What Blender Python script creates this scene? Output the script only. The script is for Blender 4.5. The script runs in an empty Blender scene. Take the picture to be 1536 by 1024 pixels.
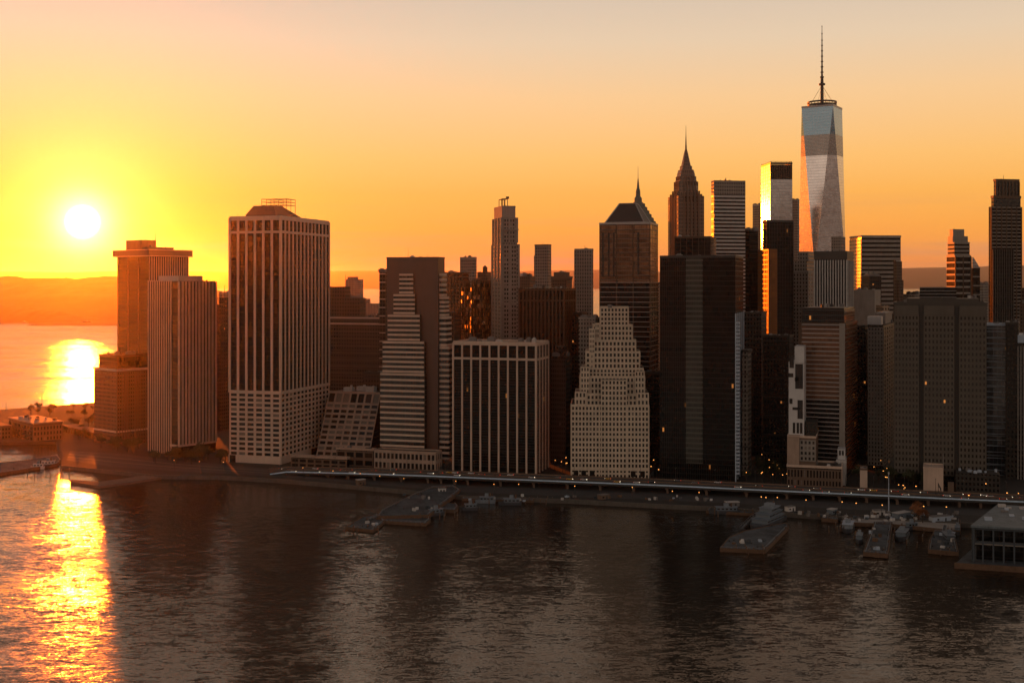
import bpy, bmesh, math, random
from mathutils import Vector
R = math.radians
rnd = random.Random(11)
S = bpy.context.scene
COL = S.collection

# ------------------------------------------------------------------ camera, sky, sun, exposure
# the view: 150 m up over the river, level, frame shifted down; photo pixels (1536 x 1024) are used
# only to work out where each building really stands (distance along +Y is chosen per building)
F, CX, HY, H = 1770.0, 768.0, 425.0, 150.0
cam = bpy.data.cameras.new('camera'); camo = bpy.data.objects.new('camera', cam); COL.objects.link(camo)
camo.location = (0, 0, H); camo.rotation_euler = (R(90), 0, 0)
cam.sensor_width = 36.0; cam.lens = 36.0*F/1536.0; cam.shift_y = -(512-HY)/1536.0
cam.clip_start = 1.0; cam.clip_end = 60000.0
S.camera = camo

SUN_AZ, SUN_EL = R(-20.0), R(2.8)
SD = Vector((math.sin(SUN_AZ)*math.cos(SUN_EL), math.cos(SUN_AZ)*math.cos(SUN_EL), math.sin(SUN_EL)))
sun = bpy.data.lights.new('sun', 'SUN'); suno = bpy.data.objects.new('sun', sun); COL.objects.link(suno)
sun.energy = 5.0; sun.angle = R(1.1); sun.color = (1.0, 0.145, 0.004)
suno.rotation_euler = SD.to_track_quat('Z', 'Y').to_euler()

S.view_settings.view_transform = 'Standard'; S.view_settings.look = 'None'
S.view_settings.exposure = 0.0; S.view_settings.gamma = 1.0
S.render.engine = 'CYCLES'
c = S.cycles
c.max_bounces = 5; c.diffuse_bounces = 2; c.glossy_bounces = 4; c.transmission_bounces = 2; c.volume_bounces = 0
c.caustics_reflective = False; c.caustics_refractive = False
c.sample_clamp_indirect = 6.0; c.sample_clamp_direct = 0.0; c.use_denoising = True

class NT:
    """small helper for writing node trees"""
    def __init__(s, tree): s.t = tree; s.n = tree.nodes; s.l = tree.links
    def add(s, typ, **kw):
        n = s.n.new(typ)
        for k, v in kw.items(): setattr(n, k, v)
        return n
    def put(s, sock, v):
        if isinstance(v, bpy.types.NodeSocket): s.l.new(v, sock)
        elif v is not None:
            if sock.type == 'RGBA' and hasattr(v, '__len__') and len(v) == 3: v = (*v, 1)
            sock.default_value = v
    def m(s, op, a, b=None, c=None, clamp=False):
        n = s.add('ShaderNodeMath', operation=op, use_clamp=clamp)
        for i, v in enumerate((a, b, c)): s.put(n.inputs[i], v)
        return n.outputs[0]
    def v(s, op, a, b=None, scale=None):
        n = s.add('ShaderNodeVectorMath', operation=op)
        s.put(n.inputs[0], a); s.put(n.inputs[1], b)
        if scale is not None: s.put(n.inputs['Scale'], scale)
        return n.outputs['Value'] if op in ('DOT_PRODUCT', 'LENGTH', 'DISTANCE') else n.outputs[0]
    def mix(s, f, a, b, mode='MIX'):
        n = s.add('ShaderNodeMix', data_type='RGBA', blend_type=mode)
        s.put(n.inputs[0], f); s.put(n.inputs[6], a); s.put(n.inputs[7], b)
        return n.outputs[2]
    def xyz(s, a):
        n = s.add('ShaderNodeSeparateXYZ'); s.put(n.inputs[0], a); return n.outputs
    def comb(s, x, y, z):
        n = s.add('ShaderNodeCombineXYZ')
        for i, v in enumerate((x, y, z)): s.put(n.inputs[i], v)
        return n.outputs[0]
    def sstep(s, a, lo, hi):
        n = s.add('ShaderNodeMapRange', interpolation_type='SMOOTHSTEP')
        s.put(n.inputs[0], a); s.put(n.inputs[1], lo); s.put(n.inputs[2], hi)
        return n.outputs[0]
    def ramp(s, f, stops):
        n = s.add('ShaderNodeValToRGB'); e = n.color_ramp.elements
        while len(e) > 1: e.remove(e[-1])
        for i, (p, col) in enumerate(stops):
            q = e[0] if i == 0 else e.new(p)
            q.position = p; q.color = (*col, 1)
        s.put(n.inputs[0], f); return n.outputs[0]
    def noise(s, vec, scale, detail=3.0, rough=0.5):
        n = s.add('ShaderNodeTexNoise'); s.put(n.inputs['Vector'], vec)
        n.inputs['Scale'].default_value = scale; n.inputs['Detail'].default_value = detail
        n.inputs['Roughness'].default_value = rough
        return n.outputs[0]

def make_world():
    w = bpy.data.worlds.new("World"); S.world = w; w.use_nodes = True
    k = NT(w.node_tree); k.n.clear()
    d = k.add('ShaderNodeTexCoord').outputs['Generated']
    x, y, z = k.xyz(d)
    up = k.m('MAXIMUM', z, 0.0)
    e = k.m('POWER', up, 0.5)                       # finer steps near the horizon
    def st(*a): return [(p**0.5, c_) for p, c_ in a]
    west = k.ramp(e, st((0, (.74, .27, .11)), (.018, (.90, .30, .08)), (.045, (1.0, .395, .07)), (.075, (1.0, .465, .095)),
                        (.105, (1.0, .54, .165)), (.155, (.94, .60, .30)), (.20, (.80, .61, .42)), (.24, (.68, .55, .43)),
                        (.40, (.56, .35, .225)), (.7, (.13, .10, .085)), (1, (.07, .07, .08))))
    east = k.ramp(e, st((0, (.05, .027, .018)), (.04, (.065, .038, .027)), (.065, (.17, .115, .083)), (.10, (.44, .325, .26)), (.16, (.80, .60, .46)), (.24, (.92, .69, .52)), (.4, (.46, .37, .30)),
                        (.7, (.06, .065, .08)), (1, (.07, .07, .08))))
    hl = k.m('MAXIMUM', k.m('SQRT', k.m('ADD', k.m('MULTIPLY', x, x), k.m('MULTIPLY', y, y))), 1e-4)
    sx, sy = math.sin(SUN_AZ), math.cos(SUN_AZ)
    ca = k.m('DIVIDE', k.m('ADD', k.m('MULTIPLY', x, sx), k.m('MULTIPLY', y, sy)), hl)
    col = k.mix(k.sstep(ca, -0.35, 0.75), east, west)
    # faint stretched bands of thin cloud low over the horizon
    band = k.noise(k.comb(k.m('MULTIPLY', x, 2.2), k.m('MULTIPLY', y, 2.2), k.m('MULTIPLY', z, 46.0)), 1.6, 4.0, .6)
    low = k.m('SUBTRACT', 1.0, k.sstep(z, .01, .09))
    col = k.mix(k.m('MULTIPLY', k.m('MULTIPLY', k.sstep(band, .46, .72), low), .55), col, (.56, .27, .18))
    # glow round the sun
    ang = k.m('MULTIPLY', k.m('ARCCOSINE', k.m('MINIMUM', k.v('DOT_PRODUCT', d, tuple(SD)), 1.0)), 180/math.pi)
    g1 = k.m('EXPONENT', k.m('DIVIDE', ang, -3.4))
    g2 = k.m('EXPONENT', k.m('MULTIPLY', k.m('POWER', k.m('DIVIDE', ang, 2.5), 2.0), -1.0))
    g3 = k.m('SUBTRACT', 1.0, k.sstep(ang, 0.42, 0.85))
    def add(cc, g, colr):
        return k.v('ADD', cc, k.v('SCALE', colr, scale=g))
    col = add(col, g1, (.35, .16, .0)); col = add(col, g2, (.7, .5, .2)); col = add(col, k.m('EXPONENT', k.m('MULTIPLY', k.m('POWER', k.m('DIVIDE', ang, 1.1), 2.0), -1.0)), (2.4, 1.8, .9)); col = add(col, g3, (7.0, 5.0, 2.4))
    sky = k.add('ShaderNodeTexSky', sky_type='NISHITA')
    sky.sun_disc = False; sky.sun_elevation = SUN_EL; sky.sun_rotation = SUN_AZ; sky.dust_density = 4.0; sky.altitude = 150
    b1 = k.add('ShaderNodeBackground'); k.put(b1.inputs[0], sky.outputs[0]); b1.inputs[1].default_value = 0.002
    b2 = k.add('ShaderNodeBackground'); k.put(b2.inputs[0], col); b2.inputs[1].default_value = 1.0
    a = k.add('ShaderNodeAddShader'); k.l.new(b1.outputs[0], a.inputs[0]); k.l.new(b2.outputs[0], a.inputs[1])
    o = k.add('ShaderNodeOutputWorld'); k.l.new(a.outputs[0], o.inputs[0])
make_world()

# ------------------------------------------------------------------ materials
def new_mat(name):
    m = bpy.data.materials.new(name); m.use_nodes = True
    k = NT(m.node_tree); k.n.clear()
    b = k.add('ShaderNodeBsdfPrincipled'); o = k.add('ShaderNodeOutputMaterial'); k.l.new(b.outputs[0], o.inputs[0])
    return m, k, b

def planks(name, a, bcol, w=.6):
    m, k, b = new_mat(name); P = k.add('ShaderNodeNewGeometry').outputs['Position']; x, y, z = k.xyz(P)
    u = k.m('DIVIDE', k.m('ADD', k.m('ADD', x, k.m('MULTIPLY', y, .35)), 900.0), w)
    wn = k.add('ShaderNodeTexWhiteNoise', noise_dimensions='2D'); k.put(wn.inputs[0], k.comb(k.m('FLOOR', u), k.m('FLOOR', k.m('DIVIDE', y, 5.0)), 0))
    n = k.noise(P, .12, 5.0, .65); f = k.m('ADD', k.m('MULTIPLY', wn.outputs['Value'], .5), k.sstep(n, .35, .65))
    k.put(b.inputs['Base Color'], k.mix(k.m('MULTIPLY', f, .66), a, bcol)); b.inputs['Roughness'].default_value = .8; return m

def plain(name, col, rough=0.7, metal=0.0, var=0.25, scale=0.15, emit=None):
    m, k, b = new_mat(name)
    P = k.add('ShaderNodeNewGeometry').outputs['Position']
    n1 = k.noise(P, scale, 4.0, 0.6)
    st = k.noise(k.v('MULTIPLY', P, (1.0, 1.0, 0.12)), scale*5, 3.0, 0.6)      # rain streaks run down
    f = k.m('ADD', k.m('MULTIPLY', k.m('SUBTRACT', n1, 0.5), 2.2*var), k.m('MULTIPLY', k.m('SUBTRACT', st, 0.5), 1.6*var))
    k.put(b.inputs['Base Color'], k.v('SCALE', col, scale=k.m('ADD', f, 1.0)))
    b.inputs['Roughness'].default_value = rough; b.inputs['Metallic'].default_value = metal
    if emit: b.inputs['Emission Color'].default_value = (*col, 1); b.inputs['Emission Strength'].default_value = emit
    return m

def facade(name, wall, glass, floor=3.8, bay=1.6, sp=0.3, mul=0.1, rough=0.08, ior=1.6, wrough=0.6, tilt=0.02, lit=0.0, metal=0.0, var=0.3, pv=0.5):
    """a wall of panes in world metres: floor height, bay width, share of each taken by wall; every pane a little different"""
    m, k, b = new_mat(name)
    g = k.add('ShaderNodeNewGeometry'); P = g.outputs['Position']; N = g.outputs['True Normal']
    tan = k.v('NORMALIZE', k.v('CROSS_PRODUCT', N, (0, 0, 1)))
    u = k.m('DIVIDE', k.m('ADD', k.v('DOT_PRODUCT', P, tan), 5000.0), bay); v = k.m('DIVIDE', k.m('ADD', k.xyz(P)[2], 50.0), floor)
    cu, cv = k.m('FLOOR', u), k.m('FLOOR', v)
    wn = k.add('ShaderNodeTexWhiteNoise', noise_dimensions='3D'); k.put(wn.inputs[0], k.comb(cu, cv, 3.7))
    r1, rc = wn.outputs['Value'], wn.outputs['Color']
    wn2 = k.add('ShaderNodeTexWhiteNoise', noise_dimensions='3D'); k.put(wn2.inputs[0], k.comb(k.m('FLOOR', k.m('DIVIDE', u, 7.0)), cv, 9.1))
    r2 = wn2.outputs['Value']
    slow = k.sstep(k.noise(k.v('MULTIPLY', P, (1, 1, .6)), .035, 3.0, .6), .3, .7)  # broad tint variation paints uneven sky reflections into the panes
    side = k.m('LESS_THAN', k.m('ABSOLUTE', k.xyz(N)[2]), 0.85)
    gm = k.m('MULTIPLY', k.m('GREATER_THAN', k.m('FRACT', u), mul), k.m('GREATER_THAN', k.m('FRACT', v), sp))
    gm = k.m('MULTIPLY', gm, side)
    gl = k.v('SCALE', glass, scale=k.m('MULTIPLY', k.m('ADD', 1.05-pv, k.m('ADD', k.m('MULTIPLY', r1, pv), k.m('MULTIPLY', r2, pv))), k.m('ADD', 1-.6*pv, k.m('MULTIPLY', slow, 1.2*pv))))
    wv = k.m('ADD', 1.0, k.m('MULTIPLY', k.m('SUBTRACT', k.noise(k.v('MULTIPLY', P, (1, 1, .25)), 0.12, 5.0, 0.65), 0.5), 2*var))
    k.put(b.inputs['Base Color'], k.mix(gm, k.v('SCALE', wall, scale=wv), gl))
    k.put(b.inputs['Roughness'], k.m('ADD', wrough, k.m('MULTIPLY', gm, k.m('ADD', rough-wrough, k.m('MULTIPLY', r1, 0.08)))))
    k.put(b.inputs['Metallic'], k.m('MULTIPLY', gm, metal))
    b.inputs['IOR'].default_value = ior
    tn = k.v('ADD', N, k.v('SCALE', k.v('SUBTRACT', rc, (.5, .5, .5)), scale=k.m('MULTIPLY', gm, tilt)))
    k.put(b.inputs['Normal'], k.v('NORMALIZE', tn))
    if lit > 0:
        on = k.m('MULTIPLY', gm, k.m('GREATER_THAN', r1, 1-lit))
        b.inputs['Emission Color'].default_value = (1, .34, .07, 1)
        k.put(b.inputs['Emission Strength'], k.m('MULTIPLY', on, k.m('MULTIPLY', k.m('POWER', r2, 2.0), .6)))
    return m

def make_water():
    """river water: the slope of the surface is a sum of swell, waves and chop (so far waves keep their slope too)"""
    m, k, b = new_mat('river water')
    P = k.add('ShaderNodeNewGeometry').outputs['Position']; far = k.sstep(k.xyz(P)[1], 950.0, 2000.0)
    def slope(sx, sy, sc, det, ro, ax, ay):
        n = k.add('ShaderNodeTexNoise'); k.put(n.inputs['Vector'], k.v('MULTIPLY', P, (sx, sy, 1.0)))
        n.inputs['Scale'].default_value = sc; n.inputs['Detail'].default_value = det; n.inputs['Roughness'].default_value = ro
        return k.v('MULTIPLY', k.v('SUBTRACT', n.outputs['Color'], (.5, .5, .5)), (ax, ay, 0.0))
    gust = k.sstep(k.noise(k.v('MULTIPLY', P, (.5, 1, 1)), .007, 4.0, .6), .34, .68)
    g1 = k.m('ADD', .7, k.m('MULTIPLY', gust, .6))
    s = k.v('ADD', slope(.4, 1.0, .013, 2.0, .5, .04, .09), slope(.4, 1.0, .12, 2.0, .5, .07, .10))
    s = k.v('ADD', s, k.v('SCALE', k.v('ADD', slope(.4, 1.0, .52, 3.0, .62, .19, .28), slope(.6, 1.0, 1.7, 3.0, .65, .24, .29)), scale=g1))
    s = k.v('SCALE', s, scale=k.m('MULTIPLY', WAVE, k.m('ADD', 1.0, k.m('MULTIPLY', far, .7))))
    s = k.v('ADD', s, k.v('SCALE', k.v('ADD', slope(.22, 1.0, .0075, 4.0, .68, .05, .30), slope(.25, 1.0, .03, 3.0, .6, .06, .26)), scale=far))
    k.put(b.inputs['Normal'], k.v('NORMALIZE', k.v('ADD', s, (0, 0, 1))))
    b.inputs['Base Color'].default_value = (.011, .007, .004, 1)
    k.put(b.inputs['Roughness'], k.m('ADD', .15, k.m('MULTIPLY', far, .01))); b.inputs['IOR'].default_value = 1.46
    return m
WAVE = 1.55

# ------------------------------------------------------------------ mesh helpers
class MB:
    def __init__(s): s.v = []; s.f = []
    def box(s, cx, cy, z0, sx, sy, h, ang=0.0):
        ca, sa = math.cos(ang), math.sin(ang); i = len(s.v)
        for z in (z0, z0+h):
            for ax, ay in ((-.5, -.5), (.5, -.5), (.5, .5), (-.5, .5)):
                px, py = ax*sx, ay*sy
                s.v.append((cx+px*ca-py*sa, cy+px*sa+py*ca, z))
        s.f += [(i+3, i+2, i+1, i), (i+4, i+5, i+6, i+7)] + [(i+a, i+(a+1) % 4, i+4+(a+1) % 4, i+4+a) for a in range(4)]
        return s
    def prism(s, pts, z0, z1, top=None):
        n = len(pts); i = len(s.v); top = top or pts
        s.v += [(p[0], p[1], z0 if len(p) < 3 else p[2]) for p in pts] + [(p[0], p[1], z1 if len(p) < 3 else p[2]) for p in top]
        s.f.append(tuple(range(i+n-1, i-1, -1))); s.f.append(tuple(range(i+n, i+2*n)))
        s.f += [(i+a, i+(a+1) % n, i+n+(a+1) % n, i+n+a) for a in range(n)]
        return s
    def tube(s, p, q, r0, r1=None, n=8):
        r1 = r0 if r1 is None else r1
        p, q = Vector(p), Vector(q); d = (q-p).normalized()
        a = d.orthogonal().normalized(); b = d.cross(a); i = len(s.v)
        for c_, r in ((p, r0), (q, r1)):
            for j in range(n):
                t = 2*math.pi*j/n; w = c_ + a*math.cos(t)*r + b*math.sin(t)*r; s.v.append(tuple(w))
        s.f += [tuple(range(i+n-1, i-1, -1)), tuple(range(i+n, i+2*n))] + [(i+j, i+(j+1) % n, i+n+(j+1) % n, i+n+j) for j in range(n)]
        return s
    def loft(s, rings):
        n = len(rings[0]); i = len(s.v)
        for r_ in rings: s.v += [tuple(p) for p in r_]
        for r_ in range(len(rings)-1):
            o = i+r_*n
            s.f += [(o+a, o+(a+1) % n, o+n+(a+1) % n, o+n+a) for a in range(n)]
        s.f += [tuple(range(i+n-1, i-1, -1)), tuple(range(i+(len(rings)-1)*n, i+len(rings)*n))]
        return s
    def mesh(s, name, mat):
        me = bpy.data.meshes.new(name); me.from_pydata(s.v, [], s.f); me.update()
        if mat: me.materials.append(mat)
        return me
    def build(s, name, mat, parent=None, loc=None):
        o = bpy.data.objects.new(name, s.mesh(name, mat)); COL.objects.link(o)
        if parent: o.parent = parent
        if loc is not None: o.location = loc
        return o

def tag(o, label, cat, group=None, kind=None):
    if label: o['label'] = label
    if cat: o['category'] = cat
    if group: o['group'] = group
    if kind: o['kind'] = kind
    return o
def struct(o): o['kind'] = 'structure'; return o
def stuff(o, label=None, cat=None): return tag(o, label, cat, None, 'stuff')
def empty(name, loc, label, cat, group=None, rz=0.0):
    o = bpy.data.objects.new(name, None); COL.objects.link(o); o.location = loc; o.rotation_euler = (0, 0, rz); o.empty_display_size = 2
    return tag(o, label, cat, group)
def copy_tree(o, parent=None):
    q = o.copy(); COL.objects.link(q)
    if parent: q.parent = parent
    for ch in list(o.children): copy_tree(ch, q)
    return q

def G(px, py, z=2.5):                       # a point of a level at height z
    D = (H-z)*F/(py-HY); return Vector(((px-CX)/F*D, D))
def Xat(px, D): return (px-CX)/F*D
def Zat(py, D): return H-(py-HY)/F*D

class Face:
    def __init__(s, p0, p1):
        s.p0 = Vector(p0); s.p1 = Vector(p1); d = s.p1-s.p0; s.L = d.length; s.a = d/s.L
        s.n = Vector((s.a.y, -s.a.x)); s.ang = math.atan2(s.a.y, s.a.x)
    def at(s, t, off=0.0): return s.p0 + s.a*t + s.n*off
    def sub(s, f0, f1): return Face(s.at(s.L*f0), s.at(s.L*f1))
    def push(s, off): return Face(s.p0+s.n*off, s.p1+s.n*off)

CACHE = {}
def unit(w, d, h, mat, name):
    key = (round(w, 3), round(d, 3), round(h, 3), mat.name, name)
    if key not in CACHE: CACHE[key] = MB().box(0, -d/2, 0, w, d, h).mesh(name, mat)
    return CACHE[key]

class Tower:
    """a block standing with its near vertical edge at pixel column xc, distance D; left and right faces end at xl and xr"""
    def __init__(s, name, label, xl, xc, xr, ytop, D, th, mat=None, depth=40.0, zb=2.4, cat='office tower', group=None, body='wall', wl=None, wr=None):
        s.D = D; k = lambda p: (p-CX)/F
        C = Vector((k(xc)*D, D)); L = Vector((-math.cos(R(th)), math.sin(R(th)))); Rr = Vector((math.sin(R(th)), math.cos(R(th))))
        def ln(px, v):
            t = (k(px)*C.y-C.x)/(v.x-k(px)*v.y); return t if 0 < t < 95 else depth
        s.wl = wl or (depth if xl == xc else ln(xl, L)); s.wr = wr or (depth if xr == xc else ln(xr, Rr))
        s.Lv, s.Rv, s.zb = L, Rr, zb
        s.root = empty(name, (C.x, C.y, zb), label, cat, group)
        s.z1 = s.z(ytop); s.budget = 100; s.counts = {}; s.mat = mat
        s.left, s.right = s.faces()
        if mat: s.block(body, 0, 1, 0, 1, 0, s.z1, mat)
    def z(s, py): return Zat(py, s.D)-s.zb
    def pt(s, u, v): return s.Lv*(s.wl*u)+s.Rv*(s.wr*v)
    def poly(s, u0, u1, v0, v1): return [s.pt(u0, v0), s.pt(u0, v1), s.pt(u1, v1), s.pt(u1, v0)]
    def block(s, name, u0, u1, v0, v1, z0, z1, mat, parent=None):
        return MB().prism(s.poly(u0, u1, v0, v1), z0, z1).build(name, mat, parent or s.root)
    def yblock(s, name, u0, u1, v0, v1, y0, y1, mat): return s.block(name, u0, u1, v0, v1, s.z(y0), s.z(y1), mat)
    def faces(s, u0=0, u1=1, v0=0, v1=1):
        return Face(s.pt(u1, v0), s.pt(u0, v0)), Face(s.pt(u0, v0), s.pt(u0, v1))
    def allfaces(s, u0=0, u1=1, v0=0, v1=1):
        return [*s.faces(u0, u1, v0, v1), Face(s.pt(u0, v1), s.pt(u1, v1)), Face(s.pt(u1, v1), s.pt(u1, v0))]
    def fbox(s, name, f, t, z, w, h, d, mat, off=0.0, parent=None):
        o = bpy.data.objects.new(name, unit(w, d, h, mat, name)); COL.objects.link(o); o.parent = parent or s.root
        p = f.at(t, off); o.location = (p.x, p.y, z); o.rotation_euler = (0, 0, f.ang); return o
    def piers(s, f, n, w, d, z0, z1, mat, name='pier', skip=()):
        s.counts[name] = s.counts.get(name, 0)
        for i in range(n+1):
            if i in skip: continue
            s.counts[name] += 1
            s.fbox(name, f, f.L*i/n, z0, w, z1-z0+.004*(s.counts[name] % 7), d+.0, mat, -.1)
    def bands(s, f, zs, h, d, mat, name='spandrel'):
        for z in zs: s.fbox(name, f, f.L/2, z, f.L, h, d, mat, -.1)
    def rows(s, f, z0, z1, n, h, d, mat, name='spandrel'): s.bands(f, [z0+(z1-z0)*i/n for i in range(n+1)], h, d, mat, name)
    def punched(s, f, z0, z1, nc, nr, wf, hf, wall, panes, d=.45, grid='facade_grid', top=True, keep=1.0):
        """wall of real openings: a grid of piers and spandrels standing proud of the core, one pane per opening"""
        bw, bh = f.L/nc, (z1-z0)/nr; pw, sh = bw*(1-wf), bh*(1-hf); m = MB()
        for i in range(nc+1):
            w = pw if 0 < i < nc else pw*.5+.2
            t = bw*i if 0 < i < nc else (pw*.25-.1 if i == 0 else f.L-pw*.25+.1)
            p = f.at(t, d/2-.1); m.box(p.x, p.y, z0, w, d, z1-z0+.006, f.ang)
        for j in range(nr+1):
            zz = z0+bh*j-(sh/2 if j else 0); hh = sh if 0 < j < nr else sh/2
            p = f.at(f.L/2, d/2-.14); m.box(p.x, p.y, zz, f.L-.1, d-.07, hh, f.ang)
        m.build(grid, wall, s.root)
        rest = MB()
        for j in range(nr-1, -1, -1):
            for i in range(nc):
                t = bw*(i+.5); z = z0+bh*j+sh/2*(1 if j else 1)
                if s.budget > 0 and rnd.random() < keep:
                    s.budget -= 1
                    mt = panes[0] if rnd.random() < .72 else rnd.choice(panes)
                    s.fbox('window', f, t, z, bw*wf, bh*hf, .1, mt, -.03)
                else:
                    p = f.at(t, .02); rest.box(p.x, p.y, z, bw*wf, .1, bh*hf, f.ang)
        if rest.v: stuff(rest.build('window', panes[0], s.root))
    def parapet(s, mat, h=1.6, t=.7, u0=0, u1=1, v0=0, v1=1, z=None, out=.15):
        z = s.z1 if z is None else z; m = MB()
        for i, f in enumerate(s.allfaces(u0, u1, v0, v1)):
            p = f.at(f.L/2, -t/2+out); m.box(p.x, p.y, z-.6+.003*i, f.L+2*out-(2*t if i % 2 else 0), t, h+.6, f.ang)
        return m.build('parapet', mat, s.root)
    def units(s, n, z, mats, u0=.12, u1=.88, v0=.12, v1=.88, big=7.0, seed=1):
        q = random.Random(seed)
        for i in range(n):
            p = s.pt(q.uniform(u0, u1), q.uniform(v0, v1)); m = MB()
            a = math.atan2(s.Rv.y, s.Rv.x); w, d, h = q.uniform(.35, 1)*big, q.uniform(.35, 1)*big, q.uniform(.25, .6)*big
            if q.random() < .25: m.tube((p.x, p.y, z-.1), (p.x, p.y, z+h), w*.3, w*.3, 12)
            else:
                m.box(p.x, p.y, z-.1, w, d, h, a); m.box(p.x, p.y, z+h-.15, w*.5, d*.6, h*.25, a)
            m.build('rooftop_unit', q.choice(mats), s.root)
    def mast(s, u, v, z, h, r, mat, name='antenna', n=6):
        p = s.pt(u, v); return MB().tube((p.x, p.y, z-.2), (p.x, p.y, z+h), r, r*.35, n).build(name, mat, s.root)
# ------------------------------------------------------------------ the setting
M = {}
M['water'] = make_water()
M['hill'] = plain('wooded hillside', (.035, .038, .02), .95, 0, .5, .004)
M['farhill'] = plain('far wooded ridge', (.05, .045, .035), .95, 0, .35, .002)
M['ground'] = plain('dark city ground', (.028, .025, .021), .9, 0, .5, .05)
M['asphalt'] = plain('asphalt', (.045, .043, .041), .8, 0, .5, .1)
M['seawall'] = plain('stone seawall', (.10, .088, .075), .9, 0, .4, .2)
M['concrete'] = plain('weathered concrete', (.30, .27, .24), .85, 0, .3, .12)
M['rail'] = plain('parapet with painted sky blue', (.60, .80, 1.0), .3, .2, .2, .3)  # bluish colour paints the sky reflected along the parapet
M['deck'] = plain('grey timber decking', (.085, .085, .082), .75, 0, .6, .35)
M['deck'] = planks('grey timber decking planks', (.018, .022, .025), (.092, .112, .128))
M['rust'] = plain('rusty sheet piling', (.13, .075, .045), .9, 0, .5, .5)
M['steel'] = plain('dark steel', (.05, .05, .05), .5, .6, .2, .3)
M['whitepaint'] = plain('white painted metal', (.56, .55, .54), .5, 0, .12, .3)
M['grass'] = plain('park lawn', (.032, .036, .014), .95, 0, .6, .06)

# river, out to the horizon
m = MB(); m.v = [(-31000, -2500, 0), (31000, -2500, 0), (31000, 39000, 0), (-31000, 39000, 0)]; m.f = [(0, 1, 2, 3)]
struct(m.build('water', M['water']))

def hills(name, mat, x0, x1, y0, y1, nx, ny, hf):
    v = []; f = []
    for j in range(ny+1):
        for i in range(nx+1):
            x = x0+(x1-x0)*i/nx; y = y0+(y1-y0)*j/ny; v.append((x, y, hf(x, y, j/ny)))
    for j in range(ny):
        for i in range(nx):
            a = j*(nx+1)+i; f.append((a, a+1, a+nx+2, a+nx+1))
    m = MB(); m.v = v; m.f = f
    o = m.build(name, mat); o.data.polygons.foreach_set('use_smooth', [True]*len(f)); return struct(o)
from mathutils import noise as mnoise
def fbm(x, y, s, o=4):
    t = 0; a = 1
    for _ in range(o): t += a*mnoise.noise((x*s, y*s, 3.1)); s *= 2.1; a *= .5
    return t
def near_hill(x, y, t):
    px = x/y*F+CX
    prof = math.sin(min(1, t*1.6)*math.pi/2)
    edge = max(0.0, min(1.0, (470-px)/260))
    return -3+prof*edge*(178+34*fbm(x, y, .0013)) + (7*fbm(x, y, .012, 3)+4.0*rnd.uniform(-1, 1))*prof
hills('hills', M['hill'], -5200, -600, 4660, 7200, 260, 46, near_hill)
def far_hill(x, y, t):
    prof = math.sin(min(1, t*1.5)*math.pi/2)
    return -3+prof*(520+70*fbm(x, y, .00022)+150*max(0, math.tanh((x-6000)/7000))) + 5*fbm(x, y, .012, 2)*prof
hills('hills', M['farhill'], -24000, 24000, 33000, 38500, 520, 14, far_hill)
def front_hill(x, y, t):
    px = x/y*F+CX; e = max(0.0, min(1.0, (150-px)/160))
    return -3+math.sin(t*math.pi)*(e*(52+34*fbm(x, y, .003)) + 9 + 5*fbm(x, y, .02, 3)+4*rnd.uniform(-1, 1))
hills('hills', M['hill'], -3600, -1480, 4480, 5000, 190, 12, front_hill)
# low wooded spit under the hill with a bright gap
def spit(x, y, t): return -2+9*math.sin(t*math.pi)*(1 + .35*fbm(x, y, .02)) 
hills('hills', M['hill'], -1720, -1150, 4150, 4450, 60, 10, spit)

# Manhattan: one raised sheet of ground with a seawall face
shore = [(-70, 664), (84, 662), (92, 698), (150, 704), (240, 713), (330, 714), (420, 719), (540, 729), (640, 738), (700, 744), (850, 749),
         (1000, 757), (1090, 761), (1180, 769), (1300, 777), (1440, 784), (1640, 795)]
pts = [G(x, y) for x, y in shore] + [Vector((1500, 900)), Vector((1700, 3600)), Vector((-760, 3000)), Vector((Xat(190, 2300), 2300)), G(150, 602), G(120, 605), G(30, 612), G(-70, 619)]
gm_ = MB().prism([(p.x, p.y) for p in pts], -3.0, 2.5)
struct(gm_.build('ground', M['ground']))
# seawall coping
m = MB()
for (a, b) in zip(shore[2:-1], shore[3:]):
    p, q = G(*a), G(*b); d = (q-p); mid = (p+q)/2
    m.box(mid.x, mid.y-.2, -1.0, d.length+.6, 1.6, 3.95, math.atan2(d.y, d.x))
tag(m.build('seawall', M['seawall']), 'long stone seawall edging the dark river below the elevated highway', 'seawall')
# park lawn and paths at the tip
lp = [G(88, 655, 2.508), G(60, 640, 2.508), G(40, 625, 2.508), G(138, 609, 2.508), G(160, 640, 2.508)]
m = MB(); m.v = [(p.x, p.y, 2.506) for p in lp]; m.f = [(0, 4, 3, 2, 1)]
struct(m.build('lawn', M['grass']))
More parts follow.
